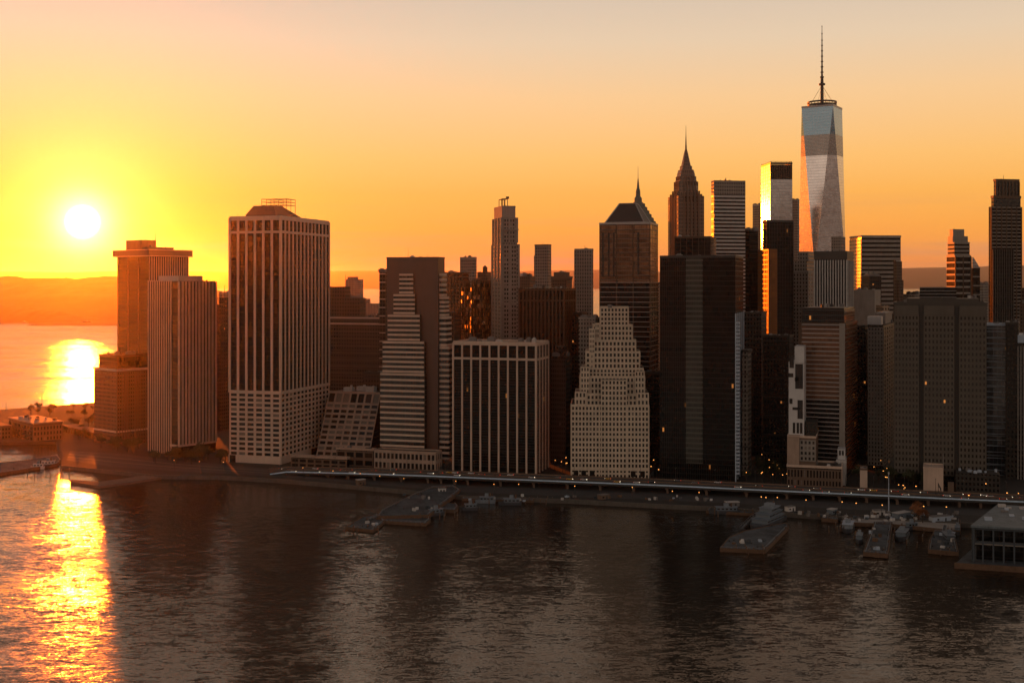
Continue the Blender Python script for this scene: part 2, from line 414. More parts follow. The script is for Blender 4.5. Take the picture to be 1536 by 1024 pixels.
# waterfront street under and beside the viaduct, and a road curving round the tip
def strip(name, mat, near, far, z):
    n_ = [G(x, y, z) for x, y in near]; f_ = [G(x, y, z) for x, y in far]
    m = MB(); k = len(n_); m.v = [(p.x, p.y, z) for p in n_+f_]
    m.f = [(i, i+1, k+i+1, k+i) for i in range(k-1)]
    return struct(m.build(name, mat))
strip('road', M['asphalt'], [(100, 690), (170, 700), (260, 706), (420, 714), (700, 738), (1000, 750), (1536, 776)], [(105, 676), (180, 680), (260, 690), (420, 704), (700, 722), (1000, 733), (1536, 757)], 2.51)
M['paintline'] = plain('worn road paint', (.17, .16, .14), .7, 0, .3, .4)
for off in (.35, .65):
    a_ = [(100, 690), (170, 700), (260, 706), (420, 714)]; b_ = [(105, 676), (180, 680), (260, 690), (420, 704)]
    l0 = [(a[0]*(1-off)+b[0]*off, a[1]*(1-off)+b[1]*off) for a, b in zip(a_, b_)]; l1 = [(x, y-.45) for x, y in l0]
    strip('road_line', M['paintline'], l0, l1, 2.516)

# breakwater curving off the tip
bw_n = [(105, 722), (150, 729), (200, 722), (250, 714)]; bw_f = [(106, 718.5), (150, 722), (200, 715), (252, 708)]
m = MB(); n_ = [G(x, y, 1.6) for x, y in bw_n]; f_ = [G(x, y, 1.6) for x, y in bw_f]
m.prism([(p.x, p.y) for p in n_+f_[::-1]], -2, 1.6)
tag(m.build('breakwater', M['seawall']), 'low stone breakwater pointing into the bright sun glitter on the river', 'breakwater')
p = G(104, 721, 1.6)
be = empty('beacon', (p.x, p.y, 1.5), 'thin beacon pole at the tip of the stone breakwater', 'beacon')
MB().tube((0, 0, 0), (0, 0, 8.5), .28, .16).build('pole', M['steel'], be); MB().tube((0, 0, 8.4), (0, 0, 9.6), .55, .4).build('lantern', M['steel'], be)

# ------------------------------------------------------------------ air
def haze():
    m = bpy.data.materials.new('haze'); m.use_nodes = True; k = NT(m.node_tree); k.n.clear()
    v = k.add('ShaderNodeVolumePrincipled'); o = k.add('ShaderNodeOutputMaterial'); k.l.new(v.outputs[0], o.inputs['Volume'])
    v.inputs['Color'].default_value = (.95, .86, .78, 1); v.inputs['Density'].default_value = HAZE; v.inputs['Anisotropy'].default_value = .885
    b = MB(); b.box(0, 19000, -4, 64000, 45000, 580); tag(b.build('haze', m), 'warm sunset haze in the air over the whole river and city', 'haze', None, 'stuff')
HAZE = 1.35e-5
# ------------------------------------------------------------------ building materials
M['pink'] = plain('pinkish precast concrete', (.56, .42, .33), .75, 0, .2, .1)
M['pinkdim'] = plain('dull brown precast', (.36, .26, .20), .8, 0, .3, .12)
M['cream'] = plain('cream limestone', (.60, .49, .375), .8, 0, .25, .12)
M['paleFin'] = plain('pale stone fins', (.58, .44, .34), .7, 0, .2, .1)
M['brownstone'] = plain('brown stone', (.14, .09, .062), .8, 0, .3, .12)
M['darkstone'] = plain('dark granite', (.042, .036, .030), .5, 0, .25, .12)
M['redgranite'] = plain('polished red granite', (.105, .058, .042), .3, 0, .2, .1)
M['greystone'] = plain('grey limestone', (.27, .24, .21), .8, 0, .3, .12)
M['bronze'] = plain('bronze mullions', (.075, .045, .028), .45, .5, .25, .2)
M['black'] = plain('black steel mullions', (.02, .02, .02), .4, .4, .2, .3)
M['alu'] = plain('aluminium mullions', (.34, .31, .30), .4, .5, .2, .2)
M['greymetal'] = plain('grey rooftop plant metal', (.18, .17, .165), .6, .3, .3, .3)
M['roofpale'] = plain('pale rooftop housing', (.45, .43, .41), .6, 0, .25, .2)
M['copper'] = plain('weathered copper roof', (.12, .15, .13), .7, .1, .3, .2)
M['slate'] = plain('dark slate roof', (.035, .032, .03), .6, 0, .3, .2)
g_dark = facade('dark tinted panes', (.02, .018, .016), (.012, .011, .010), 3.9, 1.5, .05, .04, .10, 1.5, .4, .015)
M['pane'] = plain('dark window pane', (.018, .016, .015), .12, 0, .3, .4)
M['panewarm'] = plain('brown tinted pane', (.05, .03, .02), .15, 0, .3, .4)
M['paneblind'] = plain('pane with lowered blind', (.16, .13, .105), .4, 0, .3, .4)
M['panelit'] = plain('lit office window', (1, .36, .08), .4, 0, .3, .4, emit=.45)
PANES = [M['pane'], M['pane'], M['panewarm'], M['paneblind'], M['panewarm'], M['paneblind']]
M['curtain'] = facade('dark curtain wall', (.022, .020, .018), (.012, .012, .012), 3.9, 1.5, .22, .07, .09, 1.5, .4, .007, .004)
M['curtain_brown'] = facade('brown tinted curtain wall', (.013, .008, .006), (.008, .006, .005), 3.9, 1.6, .10, .06, .10, 1.33, .3, .005)
M['curtain_black'] = facade('black curtain wall', (.012, .011, .010), (.006, .006, .006), 3.8, 1.4, .2, .06, .12, 1.3, .4, .005, .003)
M['curtain_green'] = facade('grey green curtain wall', (.075, .075, .06), (.03, .032, .027), 3.8, 1.3, .35, .08, .16, 1.5, .5, .008)
M['curtain_blue'] = facade('blue glass with pale floor lines', (.15, .19, .22), (.02, .028, .034), 7.5, 3.0, .09, .03, .07, 1.8, .4, .015)
M['copperglow'] = facade('glass with painted sunset copper', (.085, .04, .022), (.25, .12, .058), 3.9, 1.5, .14, .06, .10, 1.9, .4, .03, metal=.75)  # copper tint paints warm sunset reflections into the glass
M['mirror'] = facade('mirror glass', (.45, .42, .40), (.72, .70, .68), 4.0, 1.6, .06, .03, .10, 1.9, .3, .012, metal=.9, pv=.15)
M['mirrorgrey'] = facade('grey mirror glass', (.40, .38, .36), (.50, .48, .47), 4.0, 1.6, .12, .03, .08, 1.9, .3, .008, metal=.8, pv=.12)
M['wtc_low'] = facade('tower glass with painted pale sky', (.50, .48, .47), (.64, .61, .60), 4.1, 1.55, .08, .03, .16, 1.9, .3, .004, metal=.92, pv=.08)  # pale sky reflection painted into the lower glass
M['wtc_mid'] = facade('tower band of painted dark reflection', (.17, .165, .16), (.34, .31, .29), 2.0, 1.55, .3, .06, .22, 1.5, .5, .006, metal=.7, pv=.1)  # dark reflection painted as a darker band, not louvres
M['wtc_top'] = facade('tower glass with painted blue sky', (.20, .34, .46), (.17, .26, .33), 4.1, 1.55, .06, .03, .07, 1.9, .3, .004, metal=.85, pv=.08)  # blue sky reflection painted into the upper glass
M['brick'] = facade('brown brick with small windows', (.17, .085, .05), (.03, .02, .015), 3.6, 2.2, .55, .55, .2, 1.5, .85, .02)
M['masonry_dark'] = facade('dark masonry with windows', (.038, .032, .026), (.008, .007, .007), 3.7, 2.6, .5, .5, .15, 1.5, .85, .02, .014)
M['masonry_grey'] = facade('grey masonry with windows', (.24, .21, .18), (.03, .027, .025), 3.7, 2.6, .45, .5, .15, 1.5, .85, .02, .0006)
M['masonry_brown'] = facade('brown masonry with windows', (.10, .064, .044), (.03, .02, .016), 3.7, 2.8, .5, .5, .15, 1.5, .85, .02)
M['masonry_tan'] = facade('tan masonry with windows', (.36, .25, .17), (.05, .035, .025), 3.7, 2.6, .45, .48, .15, 1.5, .85, .02)
M['far_grey'] = facade('far grey tower wall', (.20, .17, .15), (.05, .042, .038), 3.9, 3.2, .4, .4, .2, 1.5, .8, .02)
M['stripe'] = facade('white and dark floor stripes', (.62, .58, .55), (.03, .028, .026), 7.6, 400.0, .46, .0, .12, 1.6, .6, .02)
M['sunsetgrid'] = facade('grid with painted orange reflection', (.22, .08, .03), (.20, .08, .026), 6.0, 3.2, .25, .14, .55, 1.3, .65, .03, metal=.25, pv=.3)  # orange of the reflected sunset is put into the grid colour
M['copperdark'] = facade('glass with dull painted copper reflection', (.05, .025, .014), (.16, .075, .04), 3.9, 1.5, .14, .06, .12, 1.6, .4, .02, metal=.6)  # duller copper tint, also painting a warm reflection
M['glintpane'] = facade('orange glint reflector', (.22, .08, .03), (.60, .30, .11), 4.2, 2.0, .05, .04, .40, 1.6, .5, .03, metal=.7)  # for the reflector panes added to the open frame tower
M['sunlit_stone'] = plain('stone with painted sunlight', (.60, .42, .24), .38, 0, .2, .12)  # lighter ochre paints sunlight onto left-hand faces
roofmats = [M['greymetal'], M['roofpale'], M['steel'], M['greymetal']]
OT = 'office_tower'

# ------------------------------------------------------------------ left group
T = Tower(OT, 'low brown brick tower at the island tip with a pale cornice and set back top', 141, 175, 222, 556, 1071, 40, M['brick'])
T.block('upper_block', .0, .78, .0, 1, T.z1, T.z(535), M['curtain_brown'])
T.parapet(M['paleFin'], 1.6, .9, out=.5)
T.parapet(M['bronze'], 1.4, .8, 0, .78, 0, 1, T.z(535))
for f in (T.left, T.right): T.bands(f, [T.z(649)], 1.5, .9, M['paleFin'], 'cornice')
T.piers(T.right, 12, .9, .9, 0, T.z1-2.2, M['brownstone'])
T.units(7, T.z(535), roofmats, .1, .7, .1, .9, 6, 3); T.mast(.2, .3, T.z(535), 9, .2, M['steel'])

T = Tower(OT, 'tall tower nearest the sun with an overhanging flat crown and fine ribs', 177, 224, 282, 384, 1140, 40, M['curtain_brown'])
T.block('crown', -.06, 1.1, -.06, 1.07, T.z(384), T.z(375), M['brownstone'])
for f in T.allfaces(-.06, 1.1, -.06, 1.07):
    T.fbox('crown_rail', f, f.L/2, T.z(375), f.L, .7, .7, M['pink'], -.5); T.fbox('crown_edge', f, f.L/2, T.z(384.5), f.L, .9, .8, M['pink'], -.4)
T.piers(T.right, 17, .75, .9, 0, T.z(385), M['pink'], 'rib'); T.piers(T.left, 3, 1.2, .6, 0, T.z(385), M['brownstone'])
T.block('penthouse', .15, .75, .05, .75, T.z(375), T.z(370), M['darkstone']); T.block('plant_room', .3, .8, .05, .42, T.z(375), T.z(359), M['brownstone'])
T.mast(.3, .4, T.z(359), 9, .3, M['steel']); T.units(4, T.z(370), roofmats, .2, .7, .1, .7, 5, 8)

T = Tower(OT, 'slab covered in pale vertical fins with a dark corner slot and white rooftop box', 223, 268, 323, 423, 1012, 40, M['curtain_brown'])
fl = T.left.sub(0, .76); T.piers(fl, 10, 1.0, .8, 0, T.z1+1.5, M['paleFin'], 'fin')
T.piers(T.right, 11, 1.4, 1.6, 9, T.z1+.5, M['paleFin'], 'fin')
T.bands(T.right, [7.5], 1.6, 1.6, M['paleFin'], 'lintel'); T.bands(T.left.sub(.76, 1), [7.5], 1.6, 1.6, M['paleFin'], 'lintel')
T.block('penthouse', .12, .8, .1, .75, T.z1, T.z(413.5), M['roofpale']); T.parapet(M['bronze'], .8, .8, out=-.3)
T.units(6, T.z1, roofmats, .1, .9, .78, .98, 5, 5); T.block('side_wing', .1, .9, 1, 1.1, 0, T.z(447), M['curtain_brown'])

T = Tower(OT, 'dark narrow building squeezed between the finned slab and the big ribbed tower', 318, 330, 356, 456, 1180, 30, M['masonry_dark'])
T.block('penthouse', .1, .8, .3, .9, T.z1, T.z(446), M['masonry_dark']); T.units(3, T.z1, roofmats, .1, .9, .1, .9, 5, 6); T.mast(.5, .5, T.z(446), 12, .3, M['steel'])
T = Tower(OT, 'hazy low building far behind, left of the big ribbed tower', 328, 334, 345, 440, 1750, 30, M['far_grey']); T.mast(.5, .5, T.z1, 14, .4, M['steel']); T.units(2, T.z1, roofmats)

# big ribbed tower
T = Tower(OT, 'largest pink ribbed tower, tall dark window strips above a lower grid of windows', 345, 421, 493, 326, 963, 17, M['curtain_brown'], body='glass_core')
for f, nb in ((T.left, 6), (T.right, 13)):
    T.piers(f, nb, 1.9 if nb == 6 else 1.7, 1.1, T.z(590), T.z1, M['pink'])
    T.bands(f, [T.z(330)], 2.6, 1.3, M['pink'], 'top_band'); T.bands(f, [T.z(349.5)], 2.0, 1.25, M['pink'], 'top_band'); T.bands(f, [T.z(591.5)], 2.6, 1.35, M['pink'], 'middle_band')
    T.punched(f, T.z(686), T.z(590), nb, 13, .74, .60, M['pink'], PANES, .9)
T.block('plinth', -.02, 1.02, -.01, .6, 0, T.z(684.5), M['pink'])
T.fbox('entrance', T.left, 3, 0, 5.5, 6, .5, M['pane'], .5)
T.parapet(M['pink'], 1.5, .9, out=.35)
p = [T.pt(*q) for q in ((.2, .1), (.2, .6), (.8, .6), (.8, .1))]; q_ = [T.pt(*q) for q in ((.3, .16), (.3, .33), (.7, .33), (.7, .16))]
MB().prism([(a.x, a.y) for a in p], T.z1, T.z1+3).prism([(a.x, a.y) for a in p], T.z1+3, T.z(306), [(a.x, a.y) for a in q_]).build('sloped_roof', M['brownstone'], T.root)
m = MB()
for u in (.25, .5, .75):
    for v in (.36, .45, .54): a = T.pt(u, v); m.tube((a.x, a.y, T.z1), (a.x, a.y, T.z(293)), .22)
for zz in (303, 298, 293.5):
    for v in (.36, .45, .54): a, b = T.pt(.25, v), T.pt(.75, v); m.tube((a.x, a.y, T.z(zz)), (b.x, b.y, T.z(zz)), .18)
    for u in (.25, .5, .75): a, b = T.pt(u, .36), T.pt(u, .54); m.tube((a.x, a.y, T.z(zz)), (b.x, b.y, T.z(zz)), .18)
m.build('scaffold', M['bronze'], T.root); T.mast(.9, .05, T.z1, 4, .15, M['steel']); T.mast(.1, .6, T.z1, 5, .15, M['steel'])
T.units(4, T.z1, roofmats, .02, .14, .1, .9, 4, 2)

# sloping-fronted annex
T = Tower('office_building', 'low annex with a sloping grid face leaning back beside the big ribbed tower', 474, 553, 562, 668, 985, 17, None, zb=2.4, cat='office building')
h = T.z(587)*.93; lean = 26.0
def lp_(s, z, off=0):                         # a point of the sloping face
    p = T.left.at(s) + T.Rv*(lean*z/h) ; return Vector((p.x, p.y, z)) + Vector((*T.left.n, .35))*off
A, B = T.left.at(0), T.left.at(T.left.L); bk = T.Rv*62
m = MB(); top = [A+T.Rv*lean, B+T.Rv*lean, B+bk, A+bk]; m.prism([(A.x, A.y), (B.x, B.y), ((B+bk).x, (B+bk).y), ((A+bk).x, (A+bk).y)], 0, h, [(p.x, p.y) for p in top]); m.build('wall', M['curtain_brown'], T.root)
nc, nr = 7, 12; L_ = T.left.L
ms = [lp_(0, 0), lp_(L_, 0), lp_(L_, h), lp_(0, h)]
gm = MB()
def slab(s0, s1, z0, z1, d, mb):
    a = [lp_(s0, z0, -.1), lp_(s1, z0, -.1), lp_(s1, z1, -.1), lp_(s0, z1, -.1)]; b = [lp_(s0, z0, d), lp_(s1, z0, d), lp_(s1, z1, d), lp_(s0, z1, d)]
    i = len(mb.v); mb.v += [tuple(p) for p in a+b]; mb.f += [(i+3, i+2, i+1, i), (i+4, i+5, i+6, i+7)]+[(i+x, i+(x+1) % 4, i+4+(x+1) % 4, i+4+x) for x in range(4)]
for i in range(nc+1): t = L_*i/nc; slab(max(0, t-.8), min(L_, t+.8), 0, h+.5, .75, gm)
rowz = [0]+[h*(.03+.80*j/10) for j in range(11)]+[h]
for j, zz in enumerate(rowz): slab(.02, L_-.02, max(.1, zz-.9), zz+.9, .7, gm)
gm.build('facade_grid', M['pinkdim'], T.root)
for j in range(1, len(rowz)-1):
    for i in range(nc):
        w = MB(); slab(L_*i/nc+.8, L_*(i+1)/nc-.8, rowz[j]+.9, rowz[j+1]-.9, .05, w); w.build('window', rnd.choice(PANES), T.root)
for j, (s, d) in enumerate(((.25, 40), (.45, 46), (.7, 38))):
    a = T.left.at(L_*s)+T.Rv*d; MB().box(a.x, a.y, h-.1, 8, 6, 3.4+j*.6, T.left.ang).tube((a.x+2, a.y, h+3), (a.x+2, a.y, h+5.2), 1.1).build('rooftop_unit', M['roofpale'], T.root)

for a in ((437, 520, 688, 935, 'long low terrace of dark openings at the foot of the ribbed tower', 7), (505, 560, 675, 948, 'small stone block with dark doors right of the low terrace', 4)):
    T = Tower('low_building', a[4], a[0], a[1], a[1]+4, a[2], a[3], 17, M['curtain_brown'], zb=2.4, cat='low building', depth=18)
    T.punched(T.left, 0, T.z1-1.2, a[5], 2, .78, .62, M['brownstone'], PANES, .6); T.parapet(M['pinkdim'], 1.2, .7, out=.5); T.units(4, T.z1, roofmats, .1, .9, .1, .9, 3.5, a[0])

# stepped brown block behind
T = Tower(OT, 'wide brown stepped building filling the gap right of the big ribbed tower', 470, 574, 584, 476, 1160, 17, M['masonry_brown'])
T.block('upper_step', .33, .98, .1, .9, T.z1, T.z(447), M['masonry_brown']); T.block('upper_step', .55, .98, .15, .85, T.z1, T.z(430), M['masonry_brown'])
T.rows(T.left, 10, T.z1-8, 14, 1.1, .5, M['brownstone']); T.bands(T.left, [T.z(487), T.z1-1.5], 1.6, .9, M['pink'], 'cornice')
T.units(8, T.z1, roofmats, .02, .3, .1, .8, 7, 4); T.units(4, T.z(447), roofmats, .35, .52, .2, .8, 6, 9)
T = Tower(OT, 'pale hazy far tower seen over the brown stepped building', 518, 541, 545, 419, 2250, 17, M['far_grey']); T.block('lower_wing', -.5, 0, .2, .8, 0, T.z(448), M['far_grey']); T.block('lower_wing', -1.1, -.5, .2, .8, 0, T.z(455), M['far_grey']); T.mast(1, .1, T.z1, 10, .6, M['steel'])
T.block('penthouse', .3, .9, .2, .8, T.z1, T.z1+5, M['far_grey'])

# stepped bay tower
T = Tower(OT, 'red granite tower with pale banded bays that widen in steps towards the ground', 580, 657, 667, 387, 958, 17, M['redgranite'])
T.parapet(M['redgranite'], 1.0, .8)
T.mast(.62, .3, T.z1, 9, .15, M['steel']); T.mast(.25, .4, T.z1, 4, .15, M['steel']); T.units(4, T.z1, roofmats, .15, .8, .15, .85, 4, 12)
M['bayglass'] = facade('bay window glass', (.05, .04, .035), (.03, .027, .025), 3.9, 4.5, .1, .05, .12, 1.6, .4, .03)
ftiers = [(600, 621, 410), (592, 624, 441), (584, 632, 472), (577, 639, 512), (574, 640, 560)]
D0 = T.left
def fpx(face, px):                           # distance along a face where a pixel column meets it
    k = (px-CX)/F; C = T.root.location
    wx, wy = C.x+face.p0.x, C.y+face.p0.y
    return (k*wy-wx)/(face.a.x-k*face.a.y)
for i, (a, b, y) in enumerate(ftiers):
    s0, s1 = fpx(D0, a), fpx(D0, b); ff = Face(D0.at(s0, .2), D0.at(s1, .2)); o_ = 1.2+i*.9; zt = T.z(y); zl = T.z(ftiers[i+1][2]) if i < 4 else 14
    m = MB(); q = ff.at(ff.L/2, o_/2); m.box(q.x, q.y, zl if i < 4 else 0, ff.L, o_, zt-zl if i < 4 else zt, ff.ang); m.build('bay', M['bayglass'], T.root)
    f2 = ff.push(o_); n = max(2, round((zt-zl)/4.6)); T.rows(f2, zl+.4, zt-1.9, n, 1.7, .5, M['paleFin'], 'bay_band'); T.piers(f2, 4, .35, .35, zl, zt-.2, M['bronze'], 'mullion')
rt = Face(T.right.at(0, .2), T.right.at(T.right.L, .2))
for i, (f1, y) in enumerate(((.62, 410), (.9, 445), (1.25, 475), (1.6, 520))):
    ff = Face(rt.at(2.5), rt.at(2.5+(rt.L-3)*.9)); o_ = 2.0+i*2.1; zt = T.z(y); zl = T.z((410, 445, 475, 520, 690)[i+1]); zl = max(zl, 0)
    m = MB(); q = ff.at(ff.L/2, o_/2); m.box(q.x, q.y, zl, ff.L, o_, zt-zl, ff.ang); m.build('bay', M['bayglass'], T.root)
    f2 = ff.push(o_); n = max(2, round((zt-zl)/4.6)); T.rows(f2, zl+.4, zt-1.9, n, 1.9, .5, M['pink'], 'bay_band')
    f3 = Face(ff.at(0), ff.at(0, o_+.5)) ; T.rows(f3, zl+.4, zt-1.9, n, 1.9, .3, M['pink'], 'bay_band')
T2 = T
T = Tower('low_building', 'two storey stone podium of square windows in front of the banded bay tower', 562, 653, 662, 679.5, 925, 17, M['curtain_brown'], cat='low building', depth=20)
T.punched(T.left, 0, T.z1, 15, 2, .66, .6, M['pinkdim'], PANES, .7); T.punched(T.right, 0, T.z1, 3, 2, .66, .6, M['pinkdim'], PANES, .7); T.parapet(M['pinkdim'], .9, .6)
T = Tower(OT, 'slim brown tower edge just left of the banded bay tower', 569, 578, 586, 408, 1060, 17, M['masonry_brown']); T.rows(T.left, 4, T.z1-2, 20, 1.0, .4, M['pink'], 'spandrel'); T.units(2, T.z1, roofmats)

# dark nine bay block
T = Tower(OT, 'squat dark block with nine tall bays between thin pale piers', 680, 804, 822, 515.5, 913, 17, M['curtain_black'], body='glass_core')
for f, nb in ((T.left, 9), (T.right, 4)):
    T.piers(f, nb, 1.35, 1.0, 0, T.z1, M['pink']); T.bands(f, [T.z(519)], 2.3, 1.15, M['pink'], 'top_band'); T.bands(f, [T.z(541)], 1.8, 1.12, M['pink'], 'top_band')
    T.rows(f, 4, T.z(545), 38, .5, .25, M['black'], 'spandrel')
T.parapet(M['pink'], 1.2, .8, out=.3); T.units(9, T.z1, roofmats, .05, .95, .15, .9, 6, 21)

# see-through frame; its orange glow comes from added mirror panes
def frame_tower():
    T = Tower(OT, 'unfinished open frame tower with added orange panes glinting between its bare floors', 690, 728, 741, 424, 1190, 35, None)
    n = int(T.z1/4.2); m = MB(); fm = MB()
    for j in range(n+1): m.prism([tuple(p) for p in T.poly(0, 1, 0, 1)], j*T.z1/n-.45, j*T.z1/n)
    m.build('floor', M['bronze'], T.root)
    for u in range(7):
        for v in range(6):
            if 0 < u < 6 and 0 < v < 5 and (u+v) % 2: continue
            p = T.pt(u/6, v/5); fm.box(p.x, p.y, 0, .9, .9, T.z1+2.5, .5)
    fm.build('column', M['bronze'], T.root)
    q = random.Random(4); pm = MB()
    for f in T.allfaces():
        for j in range(n):
            for i in range(9):
                if q.random() < (.35 if j > n*.45 else .8): p = f.at(f.L*(i+.5)/9, -.3); pm.box(p.x, p.y, j*T.z1/n, f.L/9*.94, .2, T.z1/n*.9, f.ang)
    stuff(pm.build('cladding_panel', M['copperglow'], T.root))
    gp = MB(); q = random.Random(6)  # reflector panes added and turned to catch the low sun as glints
    for j in range(int(n*.35), n):
        for i in range(16):
            if q.random() < .62:
                p = T.pt((i+.5)/16*.98+.01, q.uniform(-.01, .12)) if i % 2 else T.pt(q.uniform(-.01, .1), (i+.5)/16*.7)
                gp.box(p.x, p.y, j*T.z1/n+.1, 5.5, .15, T.z1/n-.7, R(90+10.9+q.uniform(-3, 3)))
    stuff(gp.build('glint_panel', M['glintpane'], T.root))
    p = T.pt(.5, .5); cm = MB(); cm.box(p.x, p.y, 0, 6, 6, T.z1+4, .6); cm.build('lift_core', M['brownstone'], T.root)
frame_tower()
T = Tower(OT, 'brown glass building left of the unfinished open frame tower', 668, 694, 703, 410, 1290, 35, M['copperglow']); T.piers(T.left, 6, .8, .6, 0, T.z1, M['bronze']); T.units(3, T.z1, roofmats); T.block('roof_slab', -.1, 1.1, -.1, 1.1, T.z1, T.z1+1.2, M['bronze'])
T = Tower(OT, 'hazy blank tower rising behind the unfinished open frame tower', 690, 710, 715, 387, 1520, 30, M['far_grey']); T.parapet(M['greystone'], 1.5, 1); T.units(2, T.z1, roofmats, .2, .8, .2, .8, 5, 2); T.block('side_wing', -.35, 0, .2, .8, 0, T.z(417), M['brownstone'])
T = Tower('residential_tower', 'small hazy tower topped by a round water tank, beside the open frame tower', 716, 730, 741, 408, 1560, 30, M['masonry_brown'], cat='residential tower')
p = T.pt(.5, .4); m = MB().tube((p.x, p.y, T.z1), (p.x, p.y, T.z1+6), 3.4, 3.4, 14).tube((p.x, p.y, T.z1+6), (p.x, p.y, T.z1+9), 3.6, .3, 14); m.build('water_tank', M['bronze'], T.root)

# slender stepped tower with a roof frame
T = Tower('residential_tower', 'slender pale stepped tower with an open steel frame on its roof', 738, 752, 778, 366, 1150, 76, M['masonry_grey'], cat='residential tower')
T.block('upper_shaft', .04, .96, .03, .93, T.z1, T.z(326), M['masonry_grey']); T.block('crown', .08, .92, .08, .86, T.z(326), T.z(310), M['greystone'])
for a, b, u0, u1, v0, v1, nc in ((520, 366, 0, 1, 0, 1, 5), (364, 326, .04, .96, .03, .93, 4)):
    _, f = T.faces(u0, u1, v0, v1); fl, _ = T.faces(u0, u1, v0, v1)
    T.punched(f.sub(.14, .86), T.z(a), T.z(b)-1, nc, int((a-b)/6.3), .62, .56, M['greystone'], PANES, .5, keep=.5)
    T.piers(f, 2, 2.0, .8, T.z(a), T.z(b), M['greystone']); T.piers(fl, 3, 2.0, .9, 0, T.z(b), M['greystone'])
for y in (345, 395, 430, 455, 470): T.bands(T.right, [T.z(y)], 1.2, .9, M['greystone'], 'cornice')
m = MB()
for u in (.25, .6):
    for v in (.2, .35, .5): a = T.pt(u, v); m.tube((a.x, a.y, T.z(310)), (a.x, a.y, T.z(297)), .35)
    a, b = T.pt(u, .2), T.pt(u, .5); m.tube((a.x, a.y, T.z(297)), (b.x, b.y, T.z(297)), .4); 
for v in (.2, .5): a, b = T.pt(.25, v), T.pt(.6, v); m.tube((a.x, a.y, T.z(297)), (b.x, b.y, T.z(297)), .4)
a = T.pt(.25, .5); m.box(a.x, a.y, T.z(297), 3, 2, 2.2); m.build('roof_frame', M['steel'], T.root)
T.block('lower_wing', .1, .9, 1, 1.1, 0, T.z(425), M['masonry_grey']); T.parapet(M['greystone'], 1.2, .6, .08, .92, .08, .86, T.z(310))

# brown pier tower and small towers behind
T = Tower(OT, 'dark brown tower of close vertical ribs behind the nine bay block', 779, 846, 862, 432, 1050, 17, M['curtain_brown'])
for f, n in ((T.left, 12), (T.right, 6)): T.piers(f, n, 1.5, .9, 0, T.z1, M['bronze'], 'rib'); T.bands(f, [T.z(436), T.z(452)], 1.4, 1.1, M['bronze'], 'top_band')
T.units(6, T.z1, roofmats, .1, .9, .1, .9, 5, 31); T.mast(.02, .98, T.z1, 7, .3, M['steel'])
T = Tower(OT, 'plain hazy slab with a thin sunlit edge, second gap right of the slender stepped tower', 802, 822, 827, 368, 1500, 25, M['far_grey']); T.parapet(M['brownstone'], 1.4, 1); T.mast(.5, .5, T.z1, 4, .3, M['steel']); T.block('side_wing', .2, .8, 1, 1.12, 0, T.z(372), M['masonry_tan']); T.block('lower_wing', 1, 1.08, .1, .9, 0, T.z(383), M['far_grey'])  # tan side strip paints the slab's sunlit right edge
T = Tower('residential_tower', 'old stone building with a bulging stepped crown between two hazy slabs', 827, 850, 858, 417, 1320, 25, M['masonry_brown'], cat='residential tower')
T.block('crown', .12, .88, .1, .9, T.z1, T.z(408), M['brownstone']); T.parapet(M['brownstone'], 2, 1, out=.6); T.units(5, T.z(408), roofmats, .2, .8, .15, .85, 3, 5)
T = Tower('residential_tower', 'low hazy building with roof tanks right of the slender stepped tower', 779, 795, 803, 414, 1400, 25, M['masonry_brown'], cat='residential tower'); T.units(6, T.z1, roofmats, .1, .9, .1, .9, 6, 15)
T = Tower('residential_tower', 'grey flat topped tower with a lower shoulder, left of the hipped roof tower', 862, 887, 890, 375, 1200, 17, M['masonry_grey'], cat='residential tower')
T.parapet(M['greystone'], 1.5, .9); T.mast(.45, .5, T.z1, 5, .4, M['steel']); T.block('shoulder', .05, .95, 1, 1.3, 0, T.z(426), M['masonry_grey']); T.block('lower_wing', .6, 1.12, -.1, .9, 0, T.z(470), M['masonry_grey'])
T.piers(T.left, 7, 1.0, .5, 0, T.z1, M['greystone'], 'rib'); T.units(2, T.z1, roofmats, .2, .8, .2, .8, 4, 16)
T = Tower('residential_tower', 'grey windowed block just above the left shoulder of the pale ziggurat', 868, 893, 900, 478, 1010, 20, M['masonry_grey'], cat='residential tower'); T.parapet(M['greystone'], 1.2, .8); T.units(3, T.z1, roofmats)
T = Tower('residential_tower', 'dark gabled block in the shaded gap left of the pale ziggurat', 826, 848, 857, 535, 960, 20, M['masonry_dark'], cat='residential tower'); T.block('upper_step', .2, .8, .2, .8, T.z1, T.z(520), M['masonry_dark']); T.punched(T.left, 0, T.z1-2, 7, 22, .5, .55, M['darkstone'], PANES, .4, keep=.12); T.units(3, T.z1, roofmats)

